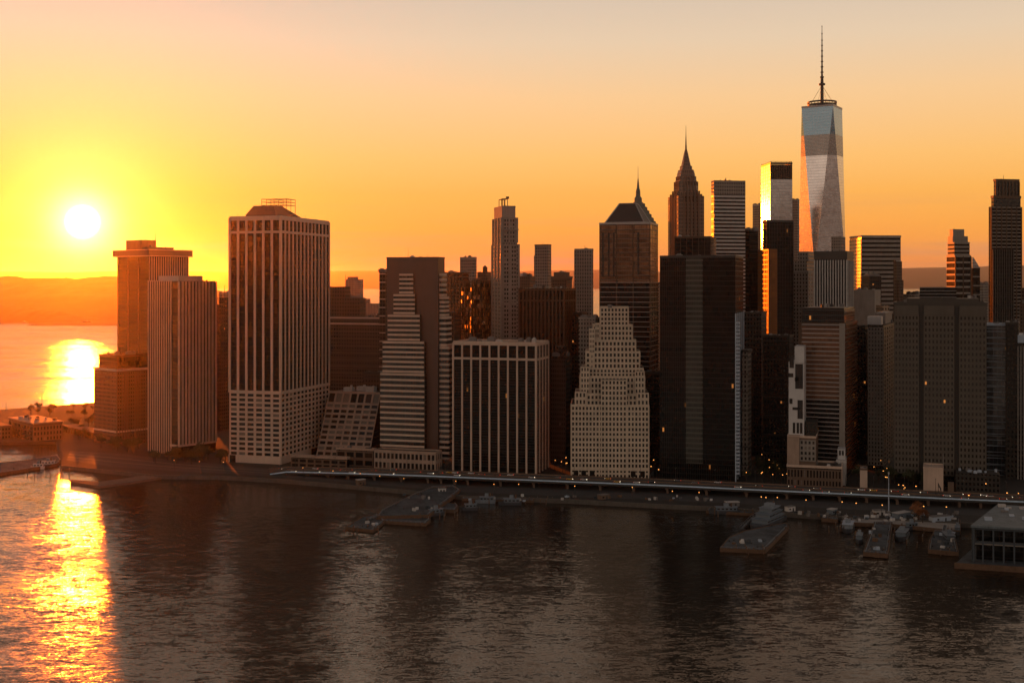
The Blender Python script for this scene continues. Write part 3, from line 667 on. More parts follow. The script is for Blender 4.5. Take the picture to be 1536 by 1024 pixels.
# pale ziggurat
T = Tower('ziggurat_building', 'pale stone ziggurat stepping up from the waterfront in white window grids', 857, 973, 976, 609, 891, 4, None, cat='office building', depth=48, wr=48)
tiers = [(857, 973, 717, 609, 0, 22, 14), (863, 973, 609, 593, .08, 19, 2), (870, 968, 593, 567, .16, 18, 3), (873, 966, 567, 555, .22, 17, 2), (879, 961, 555, 530, .28, 14, 3), (885, 955, 530, 513, .34, 12, 2),
         (890, 950, 513, 490, .40, 11, 3), (901, 944, 490, 462.5, .46, 8, 4)]
for i, (a, b, y0, y1, v0, nc, nr) in enumerate(tiers):
    u1 = (973-a)/116; u0 = (973-b)/116+ (0 if i == 0 else .004); zb_ = 0 if i == 0 else T.z(y0); zt = T.z(y1)
    T.block('tier', u0, u1, v0, 1-v0*.5, zb_, zt, M['curtain'])
    for f in T.allfaces(u0, u1, v0, 1-v0*.5):
        nn = max(3, round(nc*f.L/(58*(u1-u0))))
        T.punched(f, zb_, zt, nn, nr, .56, .60, M['cream'], PANES, .7, keep=.35 if f.L > 20 else 0)
    T.parapet(M['cream'], 1.0, .6, u0, u1, v0, 1-v0*.5, zt, .5)
f0 = T.left
T.bands(f0, [T.z(706), T.z(655)], .8, .75, M['cream'], 'string_course')
for i, t in enumerate((.06, .16, .27, .42, .55, .68, .8, .92)): T.fbox('shopfront', f0, f0.L*t, T.z(715), 3.6, 4.4, .3, M['pane'], .42)
# corner pavilions and centre bay
for a, b, y, v0 in ((871, 884, 554, .12), (953, 967, 560, .12), (863, 879, 591, .05), (956, 973, 592, .05), (884, 892, 497, .27), (893, 899, 489, .36)):
    u0, u1 = (973-b)/116, (973-a)/116; T.block('corner_pavilion', u0, u1, v0, v0+.2, T.z(612), T.z(y)+1.4, M['curtain'])
    f, _ = T.faces(u0, u1, v0, v0+.2); zb_ = T.z(609); T.punched(f, zb_, T.z(y)+1.4, 3, max(2, int((T.z(y)-zb_)/3.6)), .5, .56, M['cream'], PANES, .5, keep=0)
u0, u1 = (973-940)/116, (973-902)/116
f, _ = T.faces(u0, u1, -.012, .4); T.block('centre_bay', u0, u1, -.012, .3, 0, T.z(570), M['curtain']); T.punched(f, 0, T.z(570), 7, 19, .54, .6, M['cream'], PANES, .5, keep=.3)
T.units(5, T.z(462.5), [M['cream'], M['greymetal']], .42, .55, .45, .7, 4, 44)

# tower with painted copper reflections and a hipped roof
T = Tower(OT, 'tower with copper reflections painted on its upper glass, curved floor lines below and a dark hipped roof', 900, 975, 986, 336, 1000, 17, M['curtain_black'], body='glass_core')
for f in T.allfaces():
    g = f.push(.25); m = MB(); q = f.at(f.L/2, .1); m.box(q.x, q.y, T.z(425), f.L, .4, T.z(337)-T.z(425), f.ang); m.build('copper_reflection', M['copperglow'], T.root)  # copper panel paints the warm sky reflected in the upper floors
    T.rows(f, T.z(720), T.z(424), 40, .5, .7, M['alu'], 'floor_line'); T.piers(f, 3, 1.0, .55, 0, T.z1, M['bronze']); T.rows(f, T.z(415), T.z(345), 6, .45, .6, M['bronze'], 'floor_line')
T.block('eaves', -.015, 1.015, -.02, 1.02, T.z1, T.z(333), M['alu'])
p = [tuple(T.pt(*q)) for q in ((.12, .02), (.0+.12, .98), (.90, .98), (.90, .02))]; q_ = [tuple(T.pt(*q)) for q in ((.34, .3), (.34, .7), (.66, .7), (.66, .3))]
MB().prism(p, T.z(333), T.z(303.5), q_).build('hipped_roof', M['slate'], T.root)
m = MB()
for a, b in zip(p, q_): m.tube((*a, T.z(333)), (*b, T.z(303.5)), .5)
for i in range(4): m.tube((*q_[i], T.z(303.5)), (*q_[(i+1) % 4], T.z(303.5)), .5); m.tube((*p[i], T.z(333)), (*p[(i+1) % 4], T.z(333)), .5)
m.build('roof_edge', M['alu'], T.root)
for fx, y0 in ((.06, 415), (.18, 415), (.28, 415), (.77, 412)): T.fbox('black_strip', T.left, T.left.L*fx, T.z(y0), 1.5, T.z(348)-T.z(y0), .2, M['black'], .22)  # raised black strips on the front face

# needle spire behind it
cx, D = Xat(959.5, 1250), 1250.0
r0 = empty('spire_tower', (cx, D+16, 2.4), 'stepped green pyramid spire with a needle, behind the dark hipped roof', 'skyscraper')
zz = lambda y: Zat(y, D)-2.4
def sq(r, z, n=8, rot=22.5): return [(r*math.cos(R(rot+360*i/n)), r*math.sin(R(rot+360*i/n)), z) for i in range(n)]
sc = D/F
MB().prism([p[:2] for p in sq(22*1.08*sc*1.3, 0, 4, 45)], 0, zz(336)).build('shaft', M['masonry_grey'], r0)
rings = []
for i in range(7):
    t = i/6; w = (23.5-(23.5-6.5)*t)*sc*1.2; y = 336-33*t; y2 = 336-33*(i+.75)/6
    rings += [sq(w, zz(y)), sq(w*.99, zz(max(302, y2)))]
MB().loft(rings).build('stepped_roof', M['copper'], r0)
MB().loft([sq(6.2*sc, zz(303)), sq(6.0*sc, zz(296)), sq(3.8*sc, zz(293)), sq(3.4*sc, zz(284)), sq(2.2*sc, zz(281)), sq(.9*sc, zz(268)), sq(.35*sc, zz(265))]).build('lantern', M['copper'], r0)
MB().tube((0, 0, zz(268)), (0, 0, zz(246)), .35, .1).build('needle', M['alu'], r0)
# ------------------------------------------------------------------ right group
T = Tower(OT, 'very wide black glass tower with a lighter green strip and balconies on its right edge', 990, 1103, 1115, 385, 876, 17, M['curtain_black'], body='glass_core')
f = T.left; s0, s1 = fpx(f, 1029), fpx(f, 1054); m = MB(); q = f.at((s0+s1)/2, .35); m.box(q.x, q.y, T.z(697), s1-s0, .8, T.z1-T.z(697)-.3, f.ang); m.build('green_strip', M['curtain_green'], T.root)
T.piers(f, 34, .22, .25, 0, T.z1-.5, M['black'], 'mullion'); s2 = fpx(f, 1055)
m = MB(); q = f.at((s2+f.L)/2, .12); m.box(q.x, q.y, T.z(700), f.L-s2, .3, T.z1-T.z(700)-1, f.ang); m.build('front_panel', M['curtain_black'], T.root)
T.parapet(M['steel'], 1.2, .7); T.units(8, T.z1, roofmats, .1, .9, .1, .9, 5, 51)
M['bluegrey'] = plain('blue grey metal balcony', (.42, .50, .60), .45, .2, .2, .3)
T.piers(T.right, 4, .7, .8, 0, T.z(470), M['bluegrey']) 
for j in range(42):
    z = 6+(T.z(480)-6)*j/42
    T.fbox('balcony', T.right, 3.2, z, 6.0, 1.3, 3.2, M['bluegrey'], -.2)
T = Tower(OT, 'black glass block standing just behind the very wide black tower, below the crowned spire tower', 1012, 1066, 1074, 356, 1010, 17, M['curtain_black'])
T.piers(T.left, 6, .4, .4, 0, T.z1, M['bronze']); T.parapet(M['bronze'], 1, .8); T.units(4, T.z1, roofmats, .1, .9, .1, .9, 4, 52)

# crowned spire tower (art deco)
D = 1130.0; cx = Xat(1034, D); sc = D/F; zz = lambda y: Zat(y, D)-2.4
r0 = empty('spire_tower', (cx, D+22, 2.4), 'brown stepped tower with a tapering ribbed crown and a tall thin spire', 'skyscraper', None, R(14))
def oct_(w, z, ch=.3): a = w*sc; b = a*(1-ch); return [(a, -b, z), (a, b, z), (b, a, z), (-b, a, z), (-a, b, z), (-a, -b, z), (-b, -a, z), (b, -a, z)]
M['deco'] = facade('art deco brown brick', (.21, .125, .085), (.05, .032, .024), 3.6, 1.9, .3, .5, .15, 1.5, .8, .02, .0015)
MB().loft([oct_(19.5, 0), oct_(19.5, zz(300))]).build('shaft', M['deco'], r0)
MB().loft([oct_(17.5, zz(300)-.1), oct_(17.5, zz(286)), oct_(15.8, zz(285.8)), oct_(15.2, zz(277)), oct_(14.2, zz(276.8)), oct_(13.5, zz(268)), oct_(12.6, zz(267.8)), oct_(11.2, zz(258)), oct_(9.8, zz(252)), oct_(8, zz(251.5)), oct_(7.6, zz(246)), oct_(6.2, zz(245.8)), oct_(4.0, zz(234)), oct_(2.8, zz(227)), oct_(1.2, zz(220)), oct_(1.0, zz(214))]).build('crown', M['deco'], r0)
mrib = MB()
for k in range(4):
    for t in (-.62, -.31, 0, .31, .62):
        a = R(90*k); p = (19.9*sc, t*19.5*sc); q = (p[0]*math.cos(a)-p[1]*math.sin(a), p[0]*math.sin(a)+p[1]*math.cos(a))
        mrib.box(q[0], q[1], 0, 1.5, 1.6, zz(294-abs(t)*8), a)
        p2 = (14.9*sc, t*15*sc); q2 = (p2[0]*math.cos(a)-p2[1]*math.sin(a), p2[0]*math.sin(a)+p2[1]*math.cos(a)); mrib.box(q2[0], q2[1], zz(300), 1.2, 1.2, zz(270)-zz(300), a)
        for w_, ya, yb in ((17.6, 300, 284), (12.6, 277, 262)):
            p3 = (w_*sc, t*w_*sc); q3 = (p3[0]*math.cos(a)-p3[1]*math.sin(a), p3[0]*math.sin(a)+p3[1]*math.cos(a)); mrib.box(q3[0], q3[1], zz(ya), .9, .9, zz(yb)-zz(ya), a)
mrib.build('rib', M['brownstone'], r0)
for sx, sy in ((1, 1), (1, -1), (-1, 1), (-1, -1)): MB().box(sx*16.2*sc, sy*16.2*sc, 0, 6, 6, zz(292.5)).build('corner_buttress', M['deco'], r0)
MB().tube((0, 0, zz(215)), (0, 0, zz(200)), .75, .4).tube((0, 0, zz(200)), (0, 0, zz(184)), .35, .12).build('spire', M['bronze'], r0)

T = Tower(OT, 'tower of white and dark horizontal floor stripes under a dark blank top', 1067, 1071, 1118, 292, 1250, 80, M['curtain_brown'])
T.block('dark_top', -.004, 1.004, -.004, 1.004, T.z1, T.z(270.5), M['masonry_grey']); T.mast(.3, .4, T.z(270.5), 3, .8, M['steel']); T.units(3, T.z(270.5), roofmats, .2, .8, .2, .8, 2.5, 61)
T.rows(T.right, T.z(640), T.z(296), 62, 2.1, .5, M['roofpale'], 'floor_band'); T.rows(T.left, T.z(640), T.z(296), 30, 2.4, .5, M['sunlit_stone'], 'floor_band')
T = Tower(OT, 'narrow black slab in the gap right of the striped tower', 1118, 1124, 1137, 346, 1130, 60, M['curtain_black']); T.block('lower_step', 0, 1, 1, 1.5, 0, T.z(375), M['curtain_black']); T.parapet(M['steel'], 1, .8); T.units(2, T.z1, roofmats)
T = Tower(OT, 'pale hazy thin slab peeping out left of the tower whose side mirrors the sun', 1129, 1139, 1143, 308, 1750, 50, M['masonry_tan']); T.parapet(M['pink'], 1.5, 1); T.units(2, T.z1, roofmats)

T = Tower('skyscraper', 'mirror glass tower whose narrow left side blazes with the sun', 1142, 1156, 1188, 246, 1550, 86.5, None, cat='skyscraper')
MB().prism(T.poly(0, 1, 0, 1), 0, T.z1-1).build('core', M['curtain_brown'], T.root)
for i, f in enumerate(T.allfaces()):
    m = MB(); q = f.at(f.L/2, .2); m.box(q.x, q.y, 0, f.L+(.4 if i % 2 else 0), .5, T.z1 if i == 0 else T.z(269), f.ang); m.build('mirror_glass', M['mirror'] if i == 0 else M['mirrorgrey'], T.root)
T.rows(T.left.push(.4), T.z(420), T.z(250), 34, .45, .25, M['bronze'], 'floor_line'); T.piers(T.left.push(.4), 4, .4, .3, 0, T.z1-1, M['bronze'], 'mullion')
for i in range(13): f = T.right; T.fbox('crown_rib', f, f.L*i/12, T.z(269), .5, T.z(247)-T.z(269), .5, M['bronze'], .0)
T.parapet(M['bronze'], 2.2, .6, out=.5)
m = MB()
for f in T.allfaces():
    for i in range(5): p = f.at(f.L*i/4, -1); m.tube((p.x, p.y, T.z1), (p.x, p.y, T.z1+3.4), .22)
    a, b = f.at(0, -1), f.at(f.L, -1); m.tube((a.x, a.y, T.z1+3.4), (b.x, b.y, T.z1+3.4), .25)
m.build('roof_rail', M['steel'], T.root)
T = Tower(OT, 'hazy grey slab between the sun mirroring tower and the tallest spired tower', 1186, 1196, 1199, 301, 1650, 30, M['masonry_grey']); T.parapet(M['greystone'], 1.4, .8); T.units(2, T.z1, roofmats)

T = Tower(OT, 'black tower with a left wing painted as orange sunset reflection, below the sun mirroring tower', 1144, 1150, 1190, 332, 1100, 74, M['curtain_black'], body='glass_core')
T.piers(T.right, 10, .35, .3, 0, T.z1-.5, M['black'], 'mullion'); T.parapet(M['steel'], 1.4, .8); T.units(3, T.z1, roofmats, .2, .8, .2, .8, 4, 66)
Wc = Vector((Xat(1153, 1088), 1088)); Wl = Vector((-math.cos(R(86)), math.sin(R(86)))); kk = (1137-CX)/F
Wt = (kk*Wc.y-Wc.x)/(Wl.x-kk*Wl.y); off_ = Vector((T.root.location.x, T.root.location.y))
wing = Face(Wc+Wl*Wt-off_, Wc-off_); m = MB(); q = wing.at(wing.L/2, -4); m.box(q.x, q.y, 0, wing.L, 8, T.z(374), wing.ang); m.build('sunset_wing', M['sunsetgrid'], T.root)  # wing angled and tinted orange to paint the sunset reflection
T.rows(wing, T.z(520), T.z(376), 20, .9, .5, M['bronze'], 'floor_line'); T.piers(wing, 3, .6, .45, 0, T.z(374), M['bronze'], 'mullion')

# tallest tower: square base turning into a square rotated by 45 degrees, with a mast
D = 1715.0; cx = Xat(1233, D); zz = lambda y: Zat(y, D)-2.4; b0 = zz(405)
r0 = empty('skyscraper', (cx, D, 2.4), 'tallest tower of tapering glass triangles, with a ringed platform and long mast on top', 'skyscraper')
al = R(-90+13.5)                                  # the near top corner points this way
rb, rtp = 35.0, 32.2; ztop = zz(163.5)
Bc = [Vector((rb*math.cos(al+R(45+90*i)), rb*math.sin(al+R(45+90*i)))) for i in range(4)]
Tc = [Vector((rtp*math.cos(al+R(90*i)), rtp*math.sin(al+R(90*i)))) for i in range(4)]
def sect(t):
    o = []
    for i in range(4): o.append(Bc[i-1].lerp(Tc[i], t)); o.append(Bc[i].lerp(Tc[i], t))
    return o
MB().prism([tuple(p) for p in Bc], 0, b0).build('base', M['mirrorgrey'], r0)
def tt(z): return (z-b0)/(ztop-b0)
def section(name, za, zb_, mat, steps=1):
    MB().loft([[(p.x, p.y, za+(zb_-za)*j/steps) for p in sect(min(.9995, max(.0005, tt(za+(zb_-za)*j/steps))))] for j in range(steps+1)]).build(name, mat, r0)
section('lower_glass', b0+.01, zz(236), M['wtc_low'], 6); section('reflection_band', zz(236)+.01, zz(205), M['wtc_mid'], 2); section('upper_glass', zz(205)+.01, ztop, M['wtc_top'], 2)  # three tints paint sky reflections as sharp bands
m = MB(); tp = [Tc[i] for i in range(4)]
for i in range(4):
    a, b = tp[i], tp[(i+1) % 4]; f = Face(b, a); q = f.at(f.L/2, 0); m.box(q.x, q.y, ztop-.3, f.L+.4, .8, 2.6, f.ang)
m.build('parapet', M['alu'], r0)
rg = MB(); 
for z0, h, rad in ((zz(160), 3.0, 20.2), (zz(155.5), 2.4, 20.4)):
    rings = []
    for rr, z in ((rad, z0), (rad+.6, z0), (rad+.6, z0+h), (rad, z0+h)): rings.append([(rr*math.cos(R(10*i)), rr*math.sin(R(10*i)), z) for i in range(36)])
    i0 = len(rg.v)
    for r_ in rings: rg.v += r_
    for a in range(4):
        for i in range(36): rg.f.append((i0+a*36+i, i0+a*36+(i+1) % 36, i0+((a+1) % 4)*36+(i+1) % 36, i0+((a+1) % 4)*36+i))
for i in range(24): a = R(15*i); rg.tube((20.3*math.cos(a), 20.3*math.sin(a), ztop-.5), (20.3*math.cos(a), 20.3*math.sin(a), zz(153)), .35)
for i in range(6): a = R(60*i); rg.tube((2*math.cos(a), 2*math.sin(a), zz(157)), (20*math.cos(a), 20*math.sin(a), zz(157)), .5)
rg.build('ring_platform', M['steel'], r0)
MB().tube((0, 0, ztop-1), (0, 0, zz(156)), 9, 8, 16).build('mast_base', M['steel'], r0)
mm = MB()
mm.tube((0, 0, zz(158)), (0, 0, zz(128)), 2.6, 2.2, 10).tube((0, 0, zz(128)), (0, 0, zz(125.5)), 4.6, 4.6, 12).tube((0, 0, zz(126)), (0, 0, zz(117)), 2.4, 2.0, 10).tube((0, 0, zz(117)), (0, 0, zz(115)), 2.8, 2.8, 10)
y = 115
for y2, r_ in ((108, 1.5), (100, 1.35), (92, 1.2), (84, 1.1), (76, 1.0), (68, .9), (60, .8), (50, .65), (39, .45)):
    mm.tube((0, 0, zz(y)), (0, 0, zz(y2)), r_, r_*.9, 8).tube((0, 0, zz(y2)-1.2), (0, 0, zz(y2)), r_*1.55, r_*1.55, 8); y = y2
mm.build('mast', M['steel'], r0)
m = MB()
for i in range(8): a = R(45*i+10); m.tube((18*math.cos(a), 18*math.sin(a), zz(157)), (1.2*math.cos(a), 1.2*math.sin(a), zz(130)), .16, .16, 4)
m.build('guy_cable', M['bronze'], r0)

T = Tower(OT, 'grey blank block at the foot of the tallest spired tower', 1247, 1262, 1268, 356, 1420, 25, M['masonry_grey']); T.parapet(M['greystone'], 1, .8); T.units(3, T.z1, roofmats, .2, .8, .2, .8, 3, 71)
T = Tower('residential_tower', 'grey stone building with a stepped top, left of the white piered tower', 1172, 1212, 1226, 408, 1150, 28, M['masonry_grey'], cat='residential tower')
T.block('upper_step', .08, .75, .1, .8, T.z1, T.z(392), M['masonry_grey']); T.block('upper_step', .02, .4, .1, .9, T.z(392), T.z(377), M['masonry_grey'])
T.punched(T.left, T.z(560), T.z1-1, 9, 26, .5, .55, M['greystone'], PANES, .5, keep=.4); T.punched(T.right, T.z(560), T.z1-1, 4, 26, .5, .55, M['greystone'], PANES, .5, keep=0)
T.parapet(M['greystone'], 1.4, .8, out=.5); T.units(6, T.z1, roofmats, .05, .9, .82, .98, 5, 72)
T = Tower(OT, 'pale narrow stone tower behind the grey stone building, under the tallest tower', 1205, 1218, 1226, 388, 1300, 25, M['masonry_tan']); T.units(4, T.z1, roofmats, .1, .9, .1, .9, 5, 73)
T = Tower(OT, 'tower of white vertical piers and dark glass beneath a plain dark cap', 1222, 1270, 1279, 389, 1080, 25, M['curtain_black'], body='glass_core')
T.piers(T.left, 12, 1.1, .9, 0, T.z1-.5, M['roofpale']); T.piers(T.right, 4, 1.1, .9, 0, T.z1-.5, M['roofpale'])
T.block('cap', -.02, 1.02, -.02, 1.02, T.z1, T.z(376.5), M['darkstone']); T.units(3, T.z(376.5), roofmats, .2, .8, .2, .8, 4, 74)
T = Tower(OT, 'wide hazy building with a sunlit gridded left side and striped front', 1275, 1292, 1351, 355, 1500, 86, M['curtain_brown'], body='glass_core')
T.punched(T.left, T.z(470), T.z1-3, 7, 22, .55, .5, M['sunlit_stone'], PANES, .8, keep=.2); T.rows(T.right, T.z(470), T.z1-1.5, 17, 3.2, .5, M['greystone'], 'floor_band'); T.parapet(M['greystone'], 1.6, .9, out=.5)
T.units(6, T.z1, roofmats, .1, .9, .1, .9, 3, 75)
T = Tower(OT, 'dark jagged block in front of the wide hazy striped building', 1291, 1304, 1322, 414, 1350, 70, M['masonry_dark']); T.units(9, T.z1, roofmats, .05, .95, .05, .95, 7, 76); T.mast(.5, .3, T.z1, 12, .4, M['steel']); T.mast(.5, .7, T.z1, 9, .4, M['steel'])
T = Tower(OT, 'dark narrow tower at the right edge of the wide hazy striped building', 1340, 1345, 1353, 392, 1400, 60, M['masonry_brown']); T.units(3, T.z1, roofmats, .1, .9, .1, .9, 4, 77); T.block('lower_wing', -.6, 0, .1, .9, 0, T.z(420), M['masonry_brown'])
T = Tower('office_building', 'plain pale grey block above the tall glass tower with copper floor lines', 1278, 1312, 1321, 436, 1180, 25, M['greystone'], cat='office building'); T.parapet(M['greystone'], 1, .7); T.units(5, T.z1, roofmats, .1, .9, .1, .9, 5, 78)
T = Tower('office_building', 'low hazy blocks in the gap behind the big dark windowed building', 1355, 1372, 1385, 441, 1500, 60, M['masonry_grey'], cat='office building'); T.units(7, T.z1, roofmats, .05, .95, .05, .95, 7, 79)

# glass tower with copper floor lines, front right
T = Tower(OT, 'dark glass tower with copper coloured floor lines and one pale corner pier', 1198, 1268, 1286, 486, 880, 24, M['curtain_black'], body='glass_core')
T.block('upper_block', .05, .97, .1, .95, T.z1, T.z(462), M['curtain']); T.parapet(M['bronze'], 1, .7)
m = MB(); f = T.left; q = f.at(f.L/2, .12); m.box(q.x, q.y, T.z(600), f.L, .3, T.z(489)-T.z(600), f.ang); m.build('copper_reflection', M['copperdark'], T.root)  # copper tint paints a warm reflection on the upper front
T.rows(T.left, T.z(688), T.z(488), 30, .75, .6, M['alu'], 'floor_line'); T.rows(T.right, T.z(688), T.z(488), 30, .7, .6, M['black'], 'floor_line')
T.fbox('corner_pier', T.left, T.left.L-2.2, 0, 4.0, T.z1+.5, 1.3, M['greystone'], 0); T.fbox('corner_pier', T.left, 1.2, 0, 2.2, T.z1+.5, 1.0, M['bronze'], 0)
T.units(6, T.z(462), roofmats, .15, .85, .15, .85, 5, 81)
bm_ = MB()
T = Tower('party_wall_building', 'thin white painted wall building with dark patches, left of the copper lined tower', 1183, 1206, 1210, 545, 866, 17, M['whitepaint'], cat='building', zb=2.4)
T.block('upper_step', .0, .62, .05, .9, T.z1, T.z(520), M['whitepaint']); T.parapet(M['roofpale'], .8, .5)
for s, y0, y1, w in ((.2, 552, 533, .28), (.68, 583, 546, .5), (.15, 566, 560, .3), (.75, 628, 600, .34), (.5, 615, 611, .5), (.35, 650, 634, .16), (.6, 650, 634, .16), (.82, 650, 634, .16), (.55, 572, 566, .3), (.15, 606, 598, .2)):
    T.fbox('window', T.left, T.left.L*s, T.z(y0), T.left.L*w, T.z(y1)-T.z(y0), .25, M['pane'], 0)
T = Tower('party_wall_building', 'short tan building with six square windows, under the white painted wall building', 1181, 1224, 1228, 656, 855, 17, M['brownstone'], cat='building')
T.block('pale_wall', .58, 1.003, -.03, .5, 0, T.z1+.5, M['pinkdim']); T.punched(T.left.sub(.44, .98), T.z(692), T.z(660), 4, 4, .55, .55, M['greystone'], PANES, .5); T.parapet(M['pink'], .9, .5); T.block('upper_step', .0, .4, .3, .95, T.z1, T.z(636), M['masonry_dark'])
T.units(4, T.z1, roofmats, .1, .9, .3, .9, 3, 82)
T = Tower('market_building', 'low long stone hall with a row of tall arched windows beside the highway', 1181, 1262, 1285, 702, 842, 17, M['curtain_brown'], cat='hall', depth=26)
T.punched(T.left, 0, T.z1-1.4, 17, 2, .5, .7, M['brownstone'], PANES, .5, keep=.8); T.punched(T.right, 0, T.z1-1.4, 6, 2, .5, .6, M['pink'], PANES, .5, keep=.8); T.parapet(M['pink'], 1.2, .8, out=.5); T.units(7, T.z1, roofmats, .1, .9, .2, .9, 4, 83)
T = Tower('office_building', 'small white stepped tower with two dark windows behind the low stone hall', 1254, 1269, 1274, 690, 862, 17, M['roofpale'], cat='building')
T.block('upper_step', .1, .85, .1, .8, T.z1, T.z(675), M['whitepaint'])
f, _ = T.faces(.1, .85, .1, .8)
for s in (.3, .7): T.fbox('window', f, f.L*s, T.z(684), f.L*.25, 3.5, .25, M['pane'], 0)
T.units(2, T.z1, roofmats, .1, .9, .85, .95, 2, 84)
T = Tower('low_building', 'small tan blank wall building right of the low stone hall', 1290, 1301, 1303, 704, 845, 17, M['pink'], cat='low building', depth=15); T.parapet(M['brownstone'], .7, .4); T.units(2, T.z1, roofmats, .2, .8, .2, .8, 2, 85)

T = Tower(OT, 'dark windowed tower carrying a blank white rooftop screen, left of the big dark windowed building', 1302, 1325, 1342, 487, 930, 24, M['masonry_dark'])
T.punched(T.left, 4, T.z1-2, 5, 34, .5, .55, M['greystone'], PANES, .5, keep=.5); T.punched(T.right, 4, T.z1-2, 5, 34, .45, .55, M['darkstone'], PANES, .5, keep=.1)
T.block('rooftop_screen', .12, 1.02, -.02, .12, T.z1, T.z(474.5), M['whitepaint']); T.block('plant_room', .1, .8, .3, .9, T.z1, T.z(470), M['greymetal']); T.units(4, T.z1, roofmats, .1, .9, .3, .95, 4, 86)
T = Tower('office_building', 'small block with a sunlit orange end wall above the white rooftop screen', 1314, 1324, 1334, 458, 1080, 84, M['masonry_tan'], cat='building'); T.units(2, T.z1, roofmats, .2, .8, .2, .8, 3, 87)
T = Tower(OT, 'black shaded tower dotted with a few lit windows, right of the copper lined tower', 1284, 1300, 1306, 500, 985, 24, M['masonry_dark']); T.block('upper_step', .2, 1, .1, .9, T.z1, T.z(488), M['masonry_dark']); T.units(3, T.z1, roofmats)

# big dark windowed building
T = Tower(OT, 'biggest dark building on the right, three bays of small square windows between recessed slots', 1341, 1480, 1480, 457, 850, 20, M['darkstone'], depth=44)
M['dimstone'] = plain('dim grey brown stone', (.105, .09, .072), .8, 0, .25, .12)
f = T.left
for a, b, n in ((1342, 1378, 7), (1386, 1431, 8), (1439, 1479, 7)):
    s0, s1 = fpx(f, a), fpx(f, b); g = Face(f.at(max(0.05, s0), 0), f.at(min(f.L-.05, s1), 0)); m = MB(); q = g.at(g.L/2, 1.2); m.box(q.x, q.y, 0, g.L, 2.5, T.z(459), g.ang); m.build('bay', M['curtain_black'], T.root)
    T.punched(g.push(2.4), 8, T.z(473), n, 27, .46, .52, M['dimstone'], PANES[:3]+[M['panelit']]*(1 if n == 8 else 0), .5, keep=.2)
    gg = g.push(2.3); q = gg.at(gg.L/2, .3); MB().box(q.x, q.y, T.z(473)+.05, gg.L, .7, T.z(459)-T.z(473), gg.ang).build('blank_band', M['dimstone'], T.root)
T.block('penthouse', .08, .86, .1, .8, T.z1, T.z(448), M['darkstone']); T.block('plant_room', .32, .72, .15, .6, T.z(448), T.z(431), M['curtain_black']); T.parapet(M['darkstone'], 1.6, .9, out=.4)
T.units(8, T.z1, roofmats, .02, .98, .82, .97, 5, 88); T.units(4, T.z(448), roofmats, .1, .3, .2, .7, 4, 89); T.rows(Face(*[T.pt(.72, .15), T.pt(.32, .15)]), T.z(447), T.z(432), 3, .7, .4, M['greymetal'], 'louvre')

# stepped tower with sunlit left side
T = Tower('skyscraper', 'banded tower with stepped top and sun catching its left edges', 1420, 1433, 1456, 384, 1300, 80, M['curtain_brown'], cat='skyscraper', body='glass_core')
steps = [(0, 1, 0, 1, None, 384), (.12, .9, .02, 1, 384, 364), (.3, .85, .02, .98, 364, 355), (.4, .8, .1, .8, 355, 345)]
for u0, u1, v0, v1, y0, y1 in steps:
    if y0: T.block('tier', u0, u1, v0, v1, T.z(y0), T.z(y1), M['curtain_brown'])
    for f in T.faces(u0, u1, v0, v1): zl = 0 if y0 is None else T.z(y0); T.rows(f, zl+.5, T.z(y1)-1.2, 26 if y0 is None else 3, 2.0, .5, M['sunlit_stone'] if abs(f.ang) > .5 else M['greystone'], 'floor_band')  # left faces take the lighter stone as painted sunlight
T.piers(T.right, 2, 1.2, .8, 0, T.z1, M['bronze']); T.units(3, T.z(345), roofmats, .45, .75, .15, .7, 3, 90); T.parapet(M['greystone'], 1.2, .8, .4, .8, .1, .8, T.z(345))
T = Tower(OT, 'small hazy glass tower with one slanting top edge, right of the banded stepped tower', 1456, 1459, 1470, 402, 1520, 75, M['curtain_brown'])
a, b, c_, d_ = [tuple(p) for p in T.poly(0, 1, 0, 1)]
MB().prism([a, b, c_, d_], T.z1, T.z1+14, [a, (a[0]*.9+b[0]*.1, a[1]*.9+b[1]*.1), (d_[0]*.9+c_[0]*.1, d_[1]*.9+c_[1]*.1), d_]).build('slanted_top', M['mirrorgrey'], T.root)
T.rows(T.right, 5, T.z1, 14, 1.2, .4, M['greystone'], 'floor_band')
T = Tower('office_building', 'hazy grey block low behind the right end of the skyline', 1464, 1474, 1483, 426, 1600, 60, M['masonry_grey'], cat='office building'); T.units(3, T.z1, roofmats); T.block('side_wing', .1, .9, -.7, 0, 0, T.z(436), M['masonry_grey'])

T = Tower('skyscraper', 'tall dark stepped tower at the right end of the skyline', 1483, 1487, 1532, 310, 1150, 78, M['curtain_brown'], cat='skyscraper', body='glass_core')
T.block('tier', .05, .95, .08, .98, T.z1, T.z(296), M['curtain']); T.block('crown', .1, .9, .16, .93, T.z(296), T.z(271), M['curtain'])
T.rows(T.right, 10, T.z1-1, 60, .9, .4, M['greystone'], 'floor_line'); T.piers(T.right, 6, 1.1, .7, 0, T.z1, M['bronze']); T.mast(.5, .45, T.z(271), 6, .3, M['steel'])
for u0, u1, v0, v1, z in ((.05, .95, .08, .98, T.z(296)), (.1, .9, .16, .93, T.z(271))): T.parapet(M['bronze'], 1.8, .9, u0, u1, v0, v1, z, .4)
_, f = T.faces(.1, .9, .16, .93); T.piers(f, 7, 1.2, .8, T.z(296), T.z(272), M['bronze'], 'crown_rib')
_, f = T.faces(); g = f.sub(0, .68).push(.6); q = g.at(g.L/2, .8); MB().box(q.x, q.y, 0, g.L, 2.5, T.z(373), g.ang).build('lower_bay', M['curtain_black'], T.root); T.piers(g.push(2), 9, .8, .5, 0, T.z(374), M['darkstone'], 'rib'); T.units(2, T.z(271), roofmats, .2, .8, .25, .8, 3, 91)

